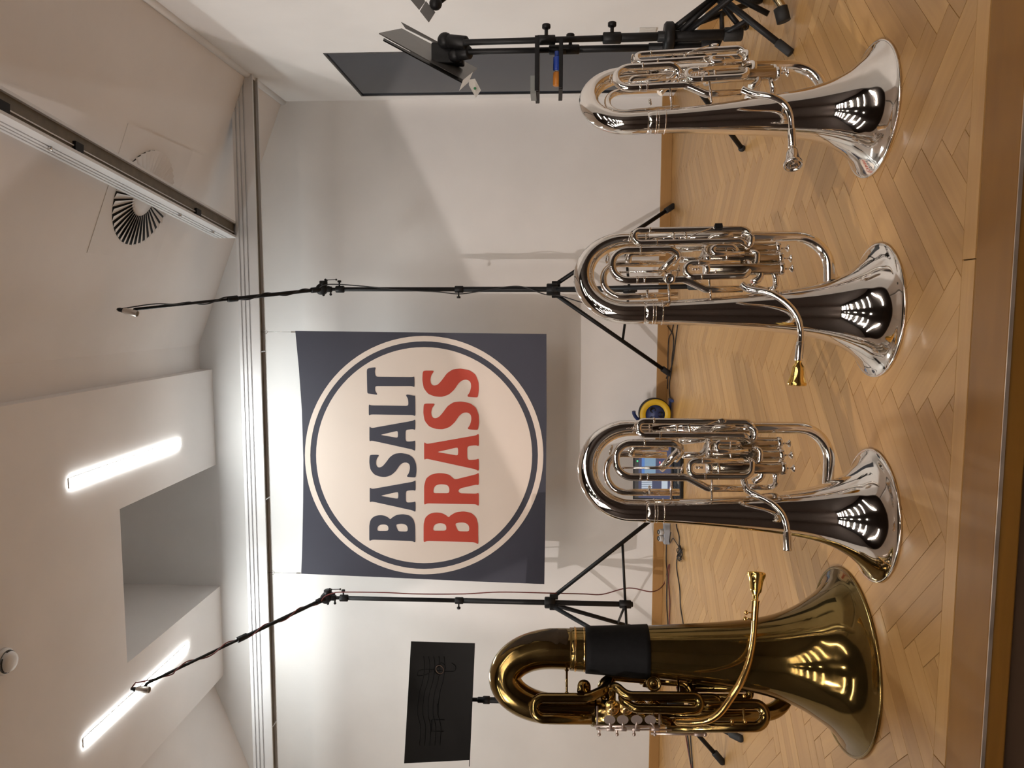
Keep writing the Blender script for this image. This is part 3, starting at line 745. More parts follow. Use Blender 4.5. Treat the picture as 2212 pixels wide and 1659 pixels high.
# ------------------------------------------------------------------ brass tuba
tb = Ins('tuba', 1824, 1423, 0, 'old brass tuba with a black leather guard, standing left of the silver euphoniums', 'tuba', (1040, 1200, 2.4578))
def build_tuba(ins):
    r = ins.root; E = ins.P
    zt = E(500, 497).z; xt = E(500, 497).x; x1 = E(1300, 526).x; z1 = E(1300, 526).z
    sx = lambda z: (x1*max(0, z-.03)/(z1-.03)) if z < z1 else x1+(xt-x1)*(z-z1)/(zt-z1)
    prof = [(.2230, .003), (.2220, .005), (.2130, .0095), (.1980, .0180), (.1810, .0320), (.1640, .0500), (.1470, .0740), (.1300, .1010), (.1150, .1320), (.1020, .1680), (.0920, .2100), (.0850, .2550), (.0785, .3100), (.0730, .3700), (.0680, .4300), (.0630, .5000), (.0590, .5600), (.0555, .6200), (.0525, zt+.015)]
    pp = resample(prof); mb = MB(); lathe_shear(mb, pp+[(q[0]-.0015, q[1]) for q in reversed(pp)], sx, 80); mb.build('bell', brass_bell, r)
    MB().torus((0, 0, .004), (0, 0, 1), .2220, .004, 90, 8).build('bell_rim', brass, r)
    # guard
    zg1, zg0 = E(552, 500).z, E(882, 500).z
    gp = []
    for i in range(13):
        z = zg0+(zg1-zg0)*i/12
        rr_ = next(a[0]+(b[0]-a[0])*(z-a[1])/(b[1]-a[1]) for a, b in zip(pp, pp[1:]) if a[1] <= z <= b[1])
        gp.append((rr_+.0035, z))
    gp = [(gp[0][0]-.004, gp[0][1]-.001)]+gp+[(gp[-1][0]-.004, gp[-1][1]+.001)]
    mb = MB(); lathe_shear(mb, gp, sx, 64); mb.build('hand_guard', fabric_black, r)['label'] = 'black leather hand guard'
    fz0, fz1 = E(548, 500).z, E(492, 500).z
    mb = MB(); lathe_shear(mb, [(.050, fz0), (.0545, fz0), (.0548, fz0+.003), (.0528, fz0+.005), (.0528, fz1-.005), (.0548, fz1-.003), (.0545, fz1), (.050, fz1)], sx, 48); mb.build('ferrule', lacquer, r)
    # bow
    x2 = E(520, 820).x
    zc = E(395, 640).z; ztp = E(125, 640).z
    cm, hx = (xt+x2)/2, (x2-xt)/2
    path = [V((sx(fz1-.01), 0, fz1-.01))]+[V((cm-hx*math.cos(math.pi*i/32), .01*i/32, zc+(ztp-zc)*math.sin(math.pi*i/32))) for i in range(33)]+[V((x2, .01, E(600, 820).z))]
    MB().tube(path, ramp(path, [(0, .0505), (.16, .0495), (.5, .0405), (.8, .036), (1, .034)]), 36, False).build('bottom_bow', brass, r)
    # dark worn patch on the bow, follows its surface
    vs = []; fs = []; na, nb_ = 22, 12
    z_s = E(462, 500).z
    for i in range(na+1):
        f = i/na
        if f < .36:
            c_ = V((sx(min(z_s, zc)), 0, z_s+(zc-z_s)*f/.36)); nn = V((1, 0, 0)); rr_ = .0512
        else:
            a = (f-.36)/.64*.36; c_ = V((cm-hx*math.cos(math.pi*a), .01*a, zc+(ztp-zc)*math.sin(math.pi*a)))
            c2 = V((cm-hx*math.cos(math.pi*(a+.01)), .01*a, zc+(ztp-zc)*math.sin(math.pi*(a+.01)))); tg = (c2-c_).normalized()
            nn = V((tg.z, 0, -tg.x)); nn = -nn if nn.dot(c_-V((cm, 0, zc))) < 0 else nn
            rr_ = .0508-.0095*max(0, a-.03)/.33*.75
        wd_ = 1.15*(1-f)**.75*min(1, (f*9)**.5+.02)*(1+.16*math.sin(19*f+1)+.1*math.sin(41*f))
        for j in range(nb_+1):
            q = (j/nb_-.5)*wd_+.92-.15*f
            vs.append(c_+(nn*math.cos(q)+V((0, -1, 0))*math.sin(q))*rr_)
    for i in range(na):
        for j in range(nb_): fs.append((i*(nb_+1)+j, i*(nb_+1)+j+1, (i+1)*(nb_+1)+j+1, (i+1)*(nb_+1)+j))
    MB().add(vs, fs).build('worn_patch', tarnish, r)['label'] = 'dark worn patch in the lacquer'
    def pipe_(name, pts, rad, fl, mat=brass, n=16, label=None, par=None):
        p_ = fillet([E(*q) for q in pts], fl, 10)
        o = MB().tube(p_, rad if not isinstance(rad, list) else ramp(p_, rad), n).build(name, mat, par or r)
        if label: o['label'] = label
        return o
    # branch that continues the bow down to the lower crook and up behind the bell
    pipe_('branch_tube', [(590, 830, -.01), (800, 850, -.03), (1250, 850, -.05), (1600, 830, -.06), (1640, 640, -.08), (1480, 600, -.10)], [(0, .034), (.3, .0265), (.6, .021), (1, .018)], [0, .2, .2, .085, .05, 0], n=22)
    # big lower slide
    pipe_('tuning_slide', [(980, 912, .03), (1505, 908, .035), (1505, 790, .035), (1180, 792, .03), (1120, 760, .0)], .0128, [0, .047, .047, .04, 0], n=20)
    # upper front slide
    pipe_('tuning_slide', [(585, 868, .05), (282, 866, .055), (278, 756, .055), (560, 757, .05), (650, 715, .03), (700, 640, -.01)], .0122, [0, .043, .043, .05, .05, 0], n=20)
    # middle slide
    pipe_('tuning_slide', [(690, 770, .02), (690, 672, .05), (770, 745, .065), (1160, 748, .066), (1160, 820, .066), (810, 812, .06), (752, 770, .045), (745, 720, .02)], .0112, [0, .02, .04, .029, .029, .035, .02, 0], n=18)
    # slide behind it and the ones near the bell
    pipe_('tuning_slide', [(900, 755, .02), (1262, 757, .03), (1262, 835, .03), (950, 838, .02)], .0110, [0, .03, .03, 0], n=18)
    pipe_('tuning_slide', [(1050, 705, -.02), (1425, 706, -.01), (1425, 755, -.01), (1120, 755, -.02)], .0098, [0, .018, .018, 0], n=16)
    pipe_('knuckle_tube', [(560, 800, .01), (560, 680, .04), (530, 680, .05), (528, 725, .06)], .0095, [0, .015, .01, 0])
    pipe_('knuckle_tube', [(660, 760, .0), (630, 690, .0), (700, 640, .0), (880, 655, .0), (880, 700, .0)], .0120, [0, .03, .03, .03, 0])
    pipe_('knuckle_tube', [(840, 660, -.02), (1080, 672, -.02), (1120, 720, -.01), (1110, 780, .0)], .0115, [0, .03, .03, 0])
    pipe_('knuckle_tube', [(1010, 890, .035), (900, 850, .02), (900, 800, .01)], .0105, [0, .03, 0])
    # rotary valves
    for cx_, cy_ in ((690, 800), (762, 800), (836, 800), (908, 800)):
        c_ = E(cx_, cy_, .0); vb = MB().cyl(c_+V((0, -.03, 0)), c_+V((0, .03, 0)), .0165, 24).build('rotary_valve', brass, r)
        MB().lathe([(0, 0), (.017, 0), (.0178, .002), (.0178, .006), (.014, .008), (.006, .0085), (.004, .013), (0, .0135)], c_+V((0, -.028, 0)), (0, -1, 0), 24).build('valve_cap', lacquer, vb)
    c_ = E(914, 680, .03)
    cap = MB().lathe([(0, -.05), (.0175, -.05), (.0175, 0), (.0185, .001), (.0185, .005), (.0150, .006), (.0140, .004), (.005, .0045), (.004, .008), (0, .0085)], c_, (0, -1, 0), 28).build('rotary_valve', brass, r)
    # paddles and linkage
    ax_a, ax_b = E(610, 922, .075), E(1010, 925, .075)
    pv = plain('nickel_silver', (.50, .42, .38), .35, metal=.85, var=.08, scale=25)
    MB().rod(ax_a, ax_b, .0022, 10).build('paddle_axle', pv, r)
    MB().rod(E(600, 905, .075), E(940, 907, .075), .0030, 10).build('paddle_axle', pv, r)
    for cx_, c2 in ((680, 680), (750, 745), (824, 815), (897, 917)):
        p_ = E(cx_, 872, .085); hinge = E(c2+5, 922, .075)
        pd = MB()
        n = 18; vs = []
        for z_ in (-.0012, .0012):
            for i in range(n):
                q = 2*math.pi*i/n; vs.append(p_+V((.0135*.75*math.cos(q), z_*1.5, .0135*math.sin(q))))
        pd.add(vs, [tuple(range(n)), tuple(range(2*n-1, n-1, -1))]+[(i, n+i, n+(i+1) % n, (i+1) % n) for i in range(n)], True)
        o = pd.build('valve_paddle', pv, r)
        MB().tube(spline([p_+V((-.006, 0, 0)), (p_+hinge)/2+V((0, -.004, 0)), hinge], 5), .0030, 8).build('paddle_arm', pv, o)
        MB().cyl(hinge+V((0, 0, -.009)), hinge+V((0, 0, .009)), .0048, 14).build('paddle_hinge', pv, o)
        v_ = E(cx_+12, 800, .03)
        MB().rod(hinge+V((0, .01, 0)), v_, .0018, 8).ball(v_, .0042, 10).build('linkage', pv, o)
    MB().rod(E(900, 945, .07), E(1175, 950, .07), .0030, 10).cyl(E(1130, 949, .07), E(1180, 950, .07), .0046, 12).ball(E(1186, 950, .07), .0055, 12).build('stop_rod', pv, r)
    for cx_ in (625, 720, 810, 920):
        a = E(cx_, 905, .07); MB().rod(a, E(cx_, 948, .07), .0026, 8).ball(E(cx_, 950, .07), .0042, 10).build('post', pv, r)
    for cx_ in (615, 945):
        MB().rod(E(cx_, 800, .05), E(cx_, 915, .07), .0026, 8).build('post', pv, r)
    # braces
    MB().rod(E(453, 600, .0), E(453, 742, .05), .0030, 10).ball(E(453, 604, .0), .006, 10).ball(E(453, 735, .05), .006, 10).build('brace', brass, r)
    for a, b in (((1392, 770, .04), (1392, 930, .04)), ((1045, 660, .0), (1045, 760, .05)), ((1232, 675, .0), (1232, 715, -.01)), ((940, 790, .05), (960, 890, .05))):
        MB().rod(E(*a), E(*b), .0028, 8).build('brace', brass, r)
    for cx_, cy_ in ((1330, 880), (1400, 880), (1395, 745)):
        MB().ball(E(cx_, cy_, .05), .0052, 12).build('water_key', lacquer, r)
    # leadpipe
    pts = [E(*q) for q in ((1030, 880, .05), (1120, 884, .075), (1200, 872, .10), (1262, 835, .115), (1320, 760, .13), (1375, 675, .14), (1412, 590, .14), (1436, 490, .14), (1447, 390, .14), (1455, 240, .14))]
    sp = spline(pts, 7)
    MB().tube(sp, ramp(sp, [(0, .0098), (.5, .0086), (.8, .0070), (1, .0068)]), 18).build('leadpipe', lacquer, r)
    dv = (pts[-1]-pts[-2]).normalized()
    MB().lathe([(.0066, 0), (.0080, .001), (.0088, .045), (.0098, .046), (.0098, .049), (.0070, .0495)], pts[-1]-dv*.048, dv, 22).build('receiver', lacquer, r)
    mouthpiece('mouthpiece', r, pts[-1]+dv*.002, (E(1462, 95, .14)-E(1458, 225, .14)), gold, 1.08, 'gold plated mouthpiece')
    MB().rod(E(1420, 545, .14), E(1420, 545, .07), .0026, 8).build('brace', lacquer, r)
    for cx_, cy_ in ((1405, 303), (1400, 335)):
        a = E(1440, cy_, .14); b = E(cx_, cy_, .14); MB().rod(a, b, .0018, 8).ball(b, .0058, 10, (1, .5, .8)).build('lyre_screw', lacquer, r)
build_tuba(tb)

# ------------------------------------------------------------------ stands
def tripod(mb_fn, root, hub, foot_r, angs, leg_r, z_brace, foot_z=.012, hub_z=.745, brace_z=.30):
    for a in angs:
        d_ = V((math.sin(a), -math.cos(a), 0))
        top = d_*.03+V((0, 0, hub_z-.02)); ft = d_*foot_r+V((0, 0, foot_z))
        lg = MB().rod(top, ft, leg_r, 12); lo = lg.build('leg', black, root)
        dd = (ft-top).normalized()
        MB().cyl(ft-dd*.055, ft+dd*.012, leg_r*1.45, 14).ball(ft+dd*.006, leg_r*1.5, 12).build('rubber_foot', rubber, lo)
        f = .58; q = top+(ft-top)*f
        MB().rod(V((0, 0, z_brace))+d_*.02, q, leg_r*.62, 8).build('brace', black, root)
def mic_stand(name, base, pivot_z, tip, angs, label, flip):
    r = rooted(name, base, label, 'microphone stand')
    HB = .742
    tripod(None, r, None, .60, angs, .0125, .295)
    MB().cyl((0, 0, HB-.035), (0, 0, HB+.03), .034, 24).build('hub', black, r)
    for a in angs:
        d_ = V((math.sin(a), -math.cos(a), 0)); MB().box(d_*.035+V((0, 0, HB-.025)), (.03, .03, .05), a).build('hub_ear', black, r, bevel=.004)
    MB().cyl((0, 0, .26), (0, 0, .33), .024, 18).build('brace_collar', black, r)
    MB().cyl((0, 0, .25), (0, 0, 1.27), .0155, 18).build('lower_tube', black, r)
    MB().cyl((0, 0, 1.22), (0, 0, pivot_z-.10), .0125, 18).build('middle_tube', black, r)
    MB().cyl((0, 0, pivot_z-.12), (0, 0, pivot_z), .0095, 14).build('upper_tube', black, r)
    for z_, s_ in ((1.285, 1), (pivot_z-.105, -1)):
        c_ = MB().cyl((0, 0, z_-.028), (0, 0, z_+.022), .0205, 18).build('clamp_collar', black, r)
        MB().cyl((-.02*s_*flip, 0, z_), (-.042*s_*flip, 0, z_), .005, 10).cyl((-.04*s_*flip, 0, z_), (-.052*s_*flip, 0, z_), .011, 12).build('clamp_knob', black, c_)
    # swivel head
    dirb_ = (V(tip)-V(base)-V((0, 0, pivot_z))); L_ = dirb_.length; dirb_.normalize()
    hd = MB().cyl((0, -.022, pivot_z), (0, .022, pivot_z), .033, 24)
    hd.cyl((0, 0, pivot_z-.06), (0, 0, pivot_z), .017, 16)
    h = hd.build('swivel_head', black, r)
    MB().cyl((.02*flip, .0, pivot_z-.01), (.05*flip, 0, pivot_z-.01), .024, 20).build('counter_clutch', black, h)
    MB().rod((.05*flip, -.005, pivot_z-.03), (.056*flip, -.005, pivot_z-.03), .008, 10).rod((.054*flip, -.005, pivot_z-.03), (.056*flip, -.005, pivot_z-.085), .0022, 8).ball((.056*flip, -.005, pivot_z-.088), .006, 10).ball((.055*flip, -.005, pivot_z-.024), .0075, 10).build('crank_handle', black, h)
    for dz, dx in ((-.055, -.02), (-.012, -.022)):
        MB().ball((dx*flip*1.5, -.01, pivot_z+dz), .008, 10).rod((0, -.01, pivot_z+dz), (dx*flip*1.5, -.01, pivot_z+dz), .005, 8).build('knob', black, h)
    s0 = V((0, 0, pivot_z))
    MB().cyl(s0-dirb_*.05, s0+dirb_*.07, .0165, 16).build('boom_clamp', black, h)
    bm_ = MB().cyl(s0-dirb_*.06, s0+dirb_*L_*.52, .0105, 14).build('boom_tube', black, r)
    MB().cyl(s0+dirb_*L_*.5, s0+dirb_*L_, .0075, 12).build('boom_tube', black, r)
    MB().cyl(s0+dirb_*L_*.49, s0+dirb_*L_*.545, .0165, 14).build('boom_collar', black, r)
    return r, s0, dirb_, L_
def depth_pt(px, py, y): return ony(px, py, y)
BR = V((.115, 4.47, 0)); tipR = ony(292, 668, 3.75)
msR, s0, db, Lb = mic_stand('microphone_stand', BR, 2.095, tipR, (R(0), R(122), R(-122)), 'black tripod boom stand rising behind the middle euphonium', 1)
BL = V((-1.72, 4.35, 0)); BL = ony(1340, 1305, 4.40); BL.z = 0
tipL = ony(318, 1476, 3.55)
MB().box((.0, -.0158, .70), (.014, .001, .026)).build('sticker', plain('white_sticker', (.6, .6, .58), .5), msR)
msL, s0L, dbL, LbL = mic_stand('microphone_stand', BL, ony(705, 1296, BL.y).z, tipL, (R(100), R(-20), R(-140)), 'black tripod boom stand between the banner and the music stand', 1)
mic_body = plain('mic_champagne', (.55, .50, .46), .35, metal=.7, var=.04, scale=20)
def microphone(name, a, b, label, clip_at):
    a, b = V(a), V(b); d_ = (b-a); L_ = d_.length; d_.normalize(); r = rooted(name, a, label, 'microphone')
    MB().lathe([(0, .012), (.0135, .0125), (.0145, .012), (.0145, 0), (.0165, .002), (.0165, L_*.62), (.012, L_*.78), (.0105, L_*.8), (.0, L_*.8)], (0, 0, 0), d_, 24).build('body', mic_body, r)
    MB().lathe([(0, .004), (.0145, .0042)], (0, 0, 0), d_, 20).build('grille', alu_dark, r)
    MB().lathe([(.0105, L_*.79), (.0115, L_*.8), (.0105, L_), (.006, L_*1.12), (0, L_*1.12)], (0, 0, 0), d_, 18).build('plug', black, r)
    return r
mR0, mR1 = ony(297, 678, 3.735), ony(258, 669, 3.735)
def clip_part(root, base, p, q):
    o = MB().tube([V(p)-V(base), (V(p)+V(q))/2-V(base)+V((0, .004, 0)), V(q)-V(base)], .0085, 10).build('microphone_clip', black, root)
clip_part(msR, BR, tipR, ony(285, 674, 3.745))
microphone('microphone', mR0, mR1, 'champagne microphone at the tip of the boom behind the middle euphonium', None)
mL0, mL1 = ony(323, 1490, 3.535), ony(287, 1489, 3.535)
clip_part(msL, BL, tipL, ony(310, 1487, 3.54))
microphone('microphone', mL0, mL1, 'champagne microphone in front of the left strip light', None)

# microphone cables
cab_blk = plain('black_cable', (.012, .011, .012), .5, var=.2, scale=50)
cab_red = plain('dark_red_cable', (.13, .02, .018), .45, var=.2, scale=50)
def cable(name, pts, rad, mat, label, n=6, k=8):
    o = MB().tube(spline(pts, n), rad, k).build(name, mat); return tag(o, label, 'cable')
def wrap(base, s0_, d_, L_, f0, f1, turns, rad, ph=0):
    a = d_.orthogonal().normalized(); b = d_.cross(a); out = []
    N_ = int(turns*8)
    for i in range(N_+1):
        f = f0+(f1-f0)*i/N_; q = ph+2*math.pi*turns*i/N_
        out.append(V(base)+s0_+d_*L_*f+(a*math.cos(q)+b*math.sin(q))*rad)
    return out
pts = [mR1+V((0, 0, .012)), mR1+V((.004, .02, .004)), ony(330, 657, 3.78), ony(375, 657, 3.84)]+wrap(BR, s0, db, Lb, .74, .03, 3.2, .0125)+[BR+V((.022, -.03, 2.08)), BR+V((.028, -.02, 2.0)), BR+V((.018, -.012, 1.85)), BR+V((-.006, -.02, 1.6)), BR+V((-.014, -.021, 1.42)), BR+V((-.027, -.02, 1.28)), BR+V((-.012, -.021, 1.16)), BR+V((.014, -.021, 1.0)), BR+V((.012, -.022, .9)), BR+V((-.03, -.035, .78)), BR+V((-.036, -.03, .70)), BR+V((-.08, -.05, .55)), BR+V((-.13, .0, .3)), BR+V((-.16, .12, .06)), BR+V((-.17, .2, .006)), BR+V((-.25, .27, .005)), ony(1440, 740, 4.86), ony(1445, 840, 4.86)]
for p in pts[-2:]: p.z = .006
cable('microphone_cable', pts, .0034, cab_blk, 'black microphone cable wound round the right boom stand')
pts = [mL1+V((0, 0, .012)), mL1+V((.02, .03, .0)), ony(300, 1474, 3.56)]+wrap(BL, s0L, dbL, LbL, .90, .05, 4.0, .0125)+[BL+V((.02, -.04, s0L.z)), BL+V((.040, -.03, s0L.z-.05))]
for px, py in ((740, 1286), (830, 1287), (900, 1290), (1000, 1290), (1080, 1286), (1180, 1288), (1260, 1283), (1300, 1284), (1345, 1272), (1370, 1271), (1410, 1278)):
    p = ony(px, py-(7 if px < 1200 else 0), BL.y-.03 if px < 1200 else BL.y+.12); pts.append(p)
q = onz(1434, 1262, .005); pts += [q, onz(1443, 1225, .005), onz(1446, 1222, .005), onz(1444, 1250, .005), onz(1447, 1300, .005), onz(1446, 1345, .005), onz(1450, 1420, .005), onz(1470, 1520, .005), onz(1490, 1640, .005), onz(1500, 1680, .005)]
cable('microphone_cable', pts, .0034, cab_red, 'dark red microphone cable running from the left boom stand to the floor')

# floor cables, power strip
cable('power_cable', [onz(x, y, .005) for x, y in ((1440, 1160), (1439, 1210), (1441, 1240), (1440, 1300), (1443, 1350), (1446, 1420), (1480, 1560), (1492, 1650), (1500, 1690))], .0036, cab_blk, 'black cable lying along the skirting from the power strip')
cable('power_cable', [onz(x, y, .005) for x, y in ((1458, 1095), (1461, 1135), (1467, 1160), (1466, 1190), (1462, 1210), (1462, 1230), (1468, 1270), (1470, 1310), (1476, 1350), (1480, 1400), (1487, 1500), (1492, 1600), (1498, 1680))], .0034, cab_blk, 'black cable farthest from the skirting, running past the tuba')
coil = []
for i in range(60):
    q = i*.42; coil.append(onz(1468+6*math.cos(q*1.3+.5)*(.6+.4*math.sin(i*.37)), 1193+13*math.sin(q)+.18*i-3, .006+.0022*(i % 7)))
cable('coiled_cable', [onz(1449, 1150, .02), onz(1446, 1168, .01), onz(1448, 1172, .01), onz(1453, 1163, .01), onz(1458, 1168, .01)]+coil, .0028, cab_blk, 'small tangle of coiled black cable next to the power strip', 4)
ps = onz(1447, 1147, 0); psr = rooted('power_strip', ps, 'grey power strip on the floor by the skirting with two plugs', 'power strip', rz=R(2))
MB().box((.03, 0, .02), (.22, .05, .04)).build('housing', plain('strip_grey', (.34, .36, .40), .5), psr, bevel=.006)
for x_ in (-.045, -.005):
    MB().lathe([(0, .03), (.016, .03), (.019, .024), (.019, 0), (0, 0)], (x_, -.005, .04), (0, -.35, 1), 20).build('plug', plain('plug_white', (.55, .55, .55), .5), psr)
    MB().torus((x_, -.012, .072), (0, -.35, 1), .012, .0022, 16, 6).build('plug_ring', black, psr)
cable('power_cable', [onz(1438, 698, .006)+V((0, 0, .0)), onz(1447, 712, .005), onz(1454, 725, .005), onz(1455, 745, .005), onz(1452, 770, .005), onz(1450, 800, .005), onz(1446, 830, .005), onz(1447, 858, .005), onz(1450, 870, .01)], .0034, cab_blk, 'black cable from behind the middle euphonium to the cable reel')
cable('power_cable', [onz(1465, 690, .005), onz(1462, 715, .005), onz(1456, 760, .005), onz(1451, 790, .006), onz(1440, 815, .006), onz(1434, 840, .006), onz(1436, 868, .01)], .0034, cab_blk, 'black cable crossing the other one near the boom stand foot')

# cable reel
rc = onz(1460, 893, 0); rc.y = 4.70
crr = empty('cable_reel', (ony(1452, 893, 4.70).x, 4.70, 0)); tag(crr, 'yellow and blue cable reel standing against the back wall', 'cable reel')
yellow = plain('reel_yellow', (.62, .40, .015), .45, var=.04); blue = plain('reel_blue', (.018, .035, .13), .4, var=.1)
zc_ = .108
MB().lathe([(.058, .0), (.060, .006), (.090, .006), (.0935, .002), (.0935, -.004), (.058, -.004)], (0, -.055, zc_), (0, -1, 0), 48).build('front_flange', yellow, crr)
MB().lathe([(0, .004), (.02, .004), (.024, .0), (.060, -.002), (.060, -.03), (0, -.03)], (0, -.055, zc_), (0, -1, 0), 40).build('socket_plate', blue, crr)
for k_ in range(3):
    q = R(30+120*k_); c_ = V((.033*math.cos(q), -.0545, zc_+.033*math.sin(q))); MB().lathe([(0, .0), (.012, .0), (.014, .004), (.018, .004), (.018, 0)], c_, (0, -1, 0), 20).build('socket', black, crr)
MB().lathe([(.05, .04), (.094, .04), (.094, .045), (.05, .045)], (0, -.0, zc_), (0, -1, 0), 40).build('winding_rim', black, crr)
for k_ in range(5):
    MB().torus((0, -.046+.011*k_, zc_), (0, 1, 0), .092, .0055, 40, 8).build('cable_turn', cab_blk, crr)
MB().lathe([(.05, 0), (.094, 0), (.094, .006), (.05, .006)], (0, .012, zc_), (0, -1, 0), 40).build('back_flange', black, crr)
MB().tube(spline([(-.05, 0, .19), (-.03, -.01, .215), (-.005, -.02, .232), (.015, -.025, .235)], 6), .011, 10).build('handle', blue, crr)
MB().tube([(-.045, .0, .012), (.09, .0, .012)], .009, 10).tube([(.085, -.07, .010), (.085, .03, .010)], .010, 10).tube([(-.06, -.07, .010), (-.06, .03, .010)], .010, 10).tube([(-.02, 0, .012), (-.02, 0, .2)], .008, 10).build('stand_frame', blue, crr)

# laptop behind the euphonium
lc = ony(1452, 1020, 4.45)
lap = rooted('laptop', (lc.x, 4.42, 0), 'open laptop with a lit blue screen seen through the euphonium tubes', 'laptop', rz=R(6))
# a flat case under it
lbase = MB().box((0, -.07, .012), (.34, .24, .02)).build('base', black, lap, bevel=.004)
for i in range(11):
    for j in range(4):
        MB().box((-.14+.028*i, -.02-.026*j, .0235), (.022, .02, .003)).build('key', rubber, lbase)
MB().box((0, -.145, .0228), (.09, .055, .0015)).build('touchpad', alu_dark, lbase)
tilt = Matrix.Rotation(R(-14), 3, 'X')
sc_o = V((0, .05, .022))
def scr(x_, z_, y_=0): return sc_o + tilt @ V((x_, y_, z_))
def panel(x0, z0, x1, z1, y_, name, mat, par):
    return MB().add([scr(x0, z0, y_), scr(x1, z0, y_), scr(x1, z1, y_), scr(x0, z1, y_)], [(0, 1, 2, 3)], True).build(name, mat, par)
lid = MB(); lid.box(scr(0, .117), (.34, .010, .235), mat=tilt); lid_o = lid.build('lid', black, lap, bevel=.003)
panel(-.158, .012, .158, .222, -.0058, 'screen', emit('screen_navy', (.010, .025, .10), .8), lid_o)
blu = emit('screen_blue', (.06, .22, .62), .7); sky_ = emit('screen_pale', (.20, .36, .52), .7); wht = emit('screen_white', (.6, .7, .8), .7); rdd = emit('screen_red', (.8, .12, .15), 1.2); grn = emit('screen_green', (.05, .7, .25), 1.2); blk_ = emit('screen_black', (.003, .004, .01), .5)
panel(-.158, .200, .158, .222, -.0062, 'menu_bar', blk_, lid_o)
panel(-.03, .165, .150, .182, -.0064, 'toolbar', blu, lid_o)
panel(-.03, .100, .150, .165, -.0064, 'track_view', sky_, lid_o)
panel(.055, .203, .065, .212, -.0066, 'meter_light', grn, lid_o)
for i in range(8): panel(-.12+.011*i, .12, -.112+.011*i, .182, -.0066, 'fader', wht if i % 1 == 0 else blu, lid_o)
for i in range(4): panel(.02+.030*i, .072, .032+.030*i, .079, -.0066, 'level_light', rdd, lid_o)
panel(-.13, .03, -.05, .065, -.0064, 'file_list', wht, lid_o); panel(.145, .03, .15, .07, -.0064, 'file_list', wht, lid_o)

# sockets
def socket(name, loc, axis, label):
    r = rooted(name, loc, label, 'socket'); a = V(axis)
    plate = plain('socket_white', (.62, .61, .58), .35)
    if abs(a.x) > .5: MB().box((-.004, 0, 0), (.008, .082, .082)).build('plate', plate, r, bevel=.003)
    else: MB().box((0, -.004, 0), (.082, .008, .082)).build('plate', plate, r, bevel=.003)
    MB().lathe([(.030, .0085), (.027, .0095), (.020, .004), (.019, .003), (0, .003)], a*.0, a, 28).build('well', plate, r)
    for s_ in (-.0095, .0095):
        off = V((0, s_, 0)) if abs(a.x) > .5 else V((s_, 0, 0))
        MB().cyl(off+a*.0031, off+a*.0042, .003, 10).build('pin_hole', rubber, r)
sp_ = onx(1398, 66, XR); socket('wall_socket', (XR, sp_.y, sp_.z), (-1, 0, 0), 'white wall socket low on the right wall near the door')
sp_ = ony(1342, 541, YW); socket('wall_socket', (sp_.x, YW, sp_.z), (0, -1, 0), 'white wall socket on the back wall behind the middle euphonium')

# ------------------------------------------------------------------ music stands
paper = plain('paper', (.52, .50, .46), .7, var=.03)
def plate_from(c, ux, uz, w_, h_, th):
    """thin plate centred at c spanned by ux (width) and uz (height)"""
    ux, uz = V(ux).normalized(), V(uz).normalized(); nn = ux.cross(uz)
    mtx = Matrix((ux, nn, uz)).transposed(); return MB().box(c, (w_, th, h_), mat=mtx), nn
# left music stand
YM = 3.10
b0 = onz(1552, 1560, 0); 
cs = [ony(888, 1386, YM+.03), ony(873, 1649, YM+.03), ony(1015, 1642, YM-.06), ony(1026, 1390, YM-.06)]
pc = sum(cs, V())/4; pole_x = ony(1041, 1517, YM).x
msd = rooted('music_stand', (pole_x, YM+.02, 0), 'black music stand with a solid desk behind the tuba, far left', 'music stand')
loc = V((pole_x, YM+.02, 0))
ux = ((cs[0]-cs[1])+(cs[3]-cs[2])).normalized(); uz = ((cs[0]-cs[3])+(cs[1]-cs[2])).normalized()
wD = (cs[0]-cs[1]).length; hD = (cs[0]-cs[3]).length
dk = MB(); nn = ux.cross(uz).normalized()
A = [q-loc for q in cs]; dk.add(A+[q+V((0, .003, .001)) for q in A], [(0, 1, 2, 3), (7, 6, 5, 4), (0, 4, 5, 1), (1, 5, 6, 2), (2, 6, 7, 3), (3, 7, 4, 0)], True)
desk_m = plain('black_gloss_desk', (.004, .0037, .0033), .35, var=.1, scale=10, spec=.08)
do = dk.build('desk', desk_m, msd)
lip = MB(); a, b = A[2], A[3]; lip.add([a, b, b+V((0, -.045, -.004)), a+V((0, -.045, -.004))]+[q+V((0, 0, .003)) for q in (a, b, b+V((0, -.045, -.004)), a+V((0, -.045, -.004)))], [(0, 1, 2, 3), (7, 6, 5, 4), (0, 4, 5, 1), (1, 5, 6, 2), (2, 6, 7, 3), (3, 7, 4, 0)], True); lip.build('desk_ledge', desk_m, do)
zt_ = (pc-loc).z
def dp(px, py):
    d_ = ray(px, py); p0_ = cs[3]; n2 = (cs[0]-cs[1]).cross(cs[0]-cs[3]); return CAM + d_*((p0_-CAM).dot(n2)/d_.dot(n2)) - loc + V((0, -.001, 0))
engr = plain('engraved_line', (.0015, .0015, .0015), .6, spec=.1)
for k_ in range(5):
    MB().tube(spline([dp(915+11*k_, 1418), dp(917+11*k_, 1440), dp(913+11*k_, 1470), dp(905+11*k_, 1500), dp(902+11*k_, 1540), dp(908+11*k_, 1570), dp(906+11*k_, 1610)], 5), .0012, 6).build('engraved_staff_line', engr, do)
MB().tube(spline([dp(*q) for q in ((976, 1432), (984, 1440), (980, 1450), (960, 1450), (925, 1446), (905, 1449), (903, 1460), (925, 1455), (940, 1440), (955, 1432), (962, 1444), (950, 1458), (938, 1448), (948, 1440))], 6), .0013, 6).build('engraved_clef', engr, do)
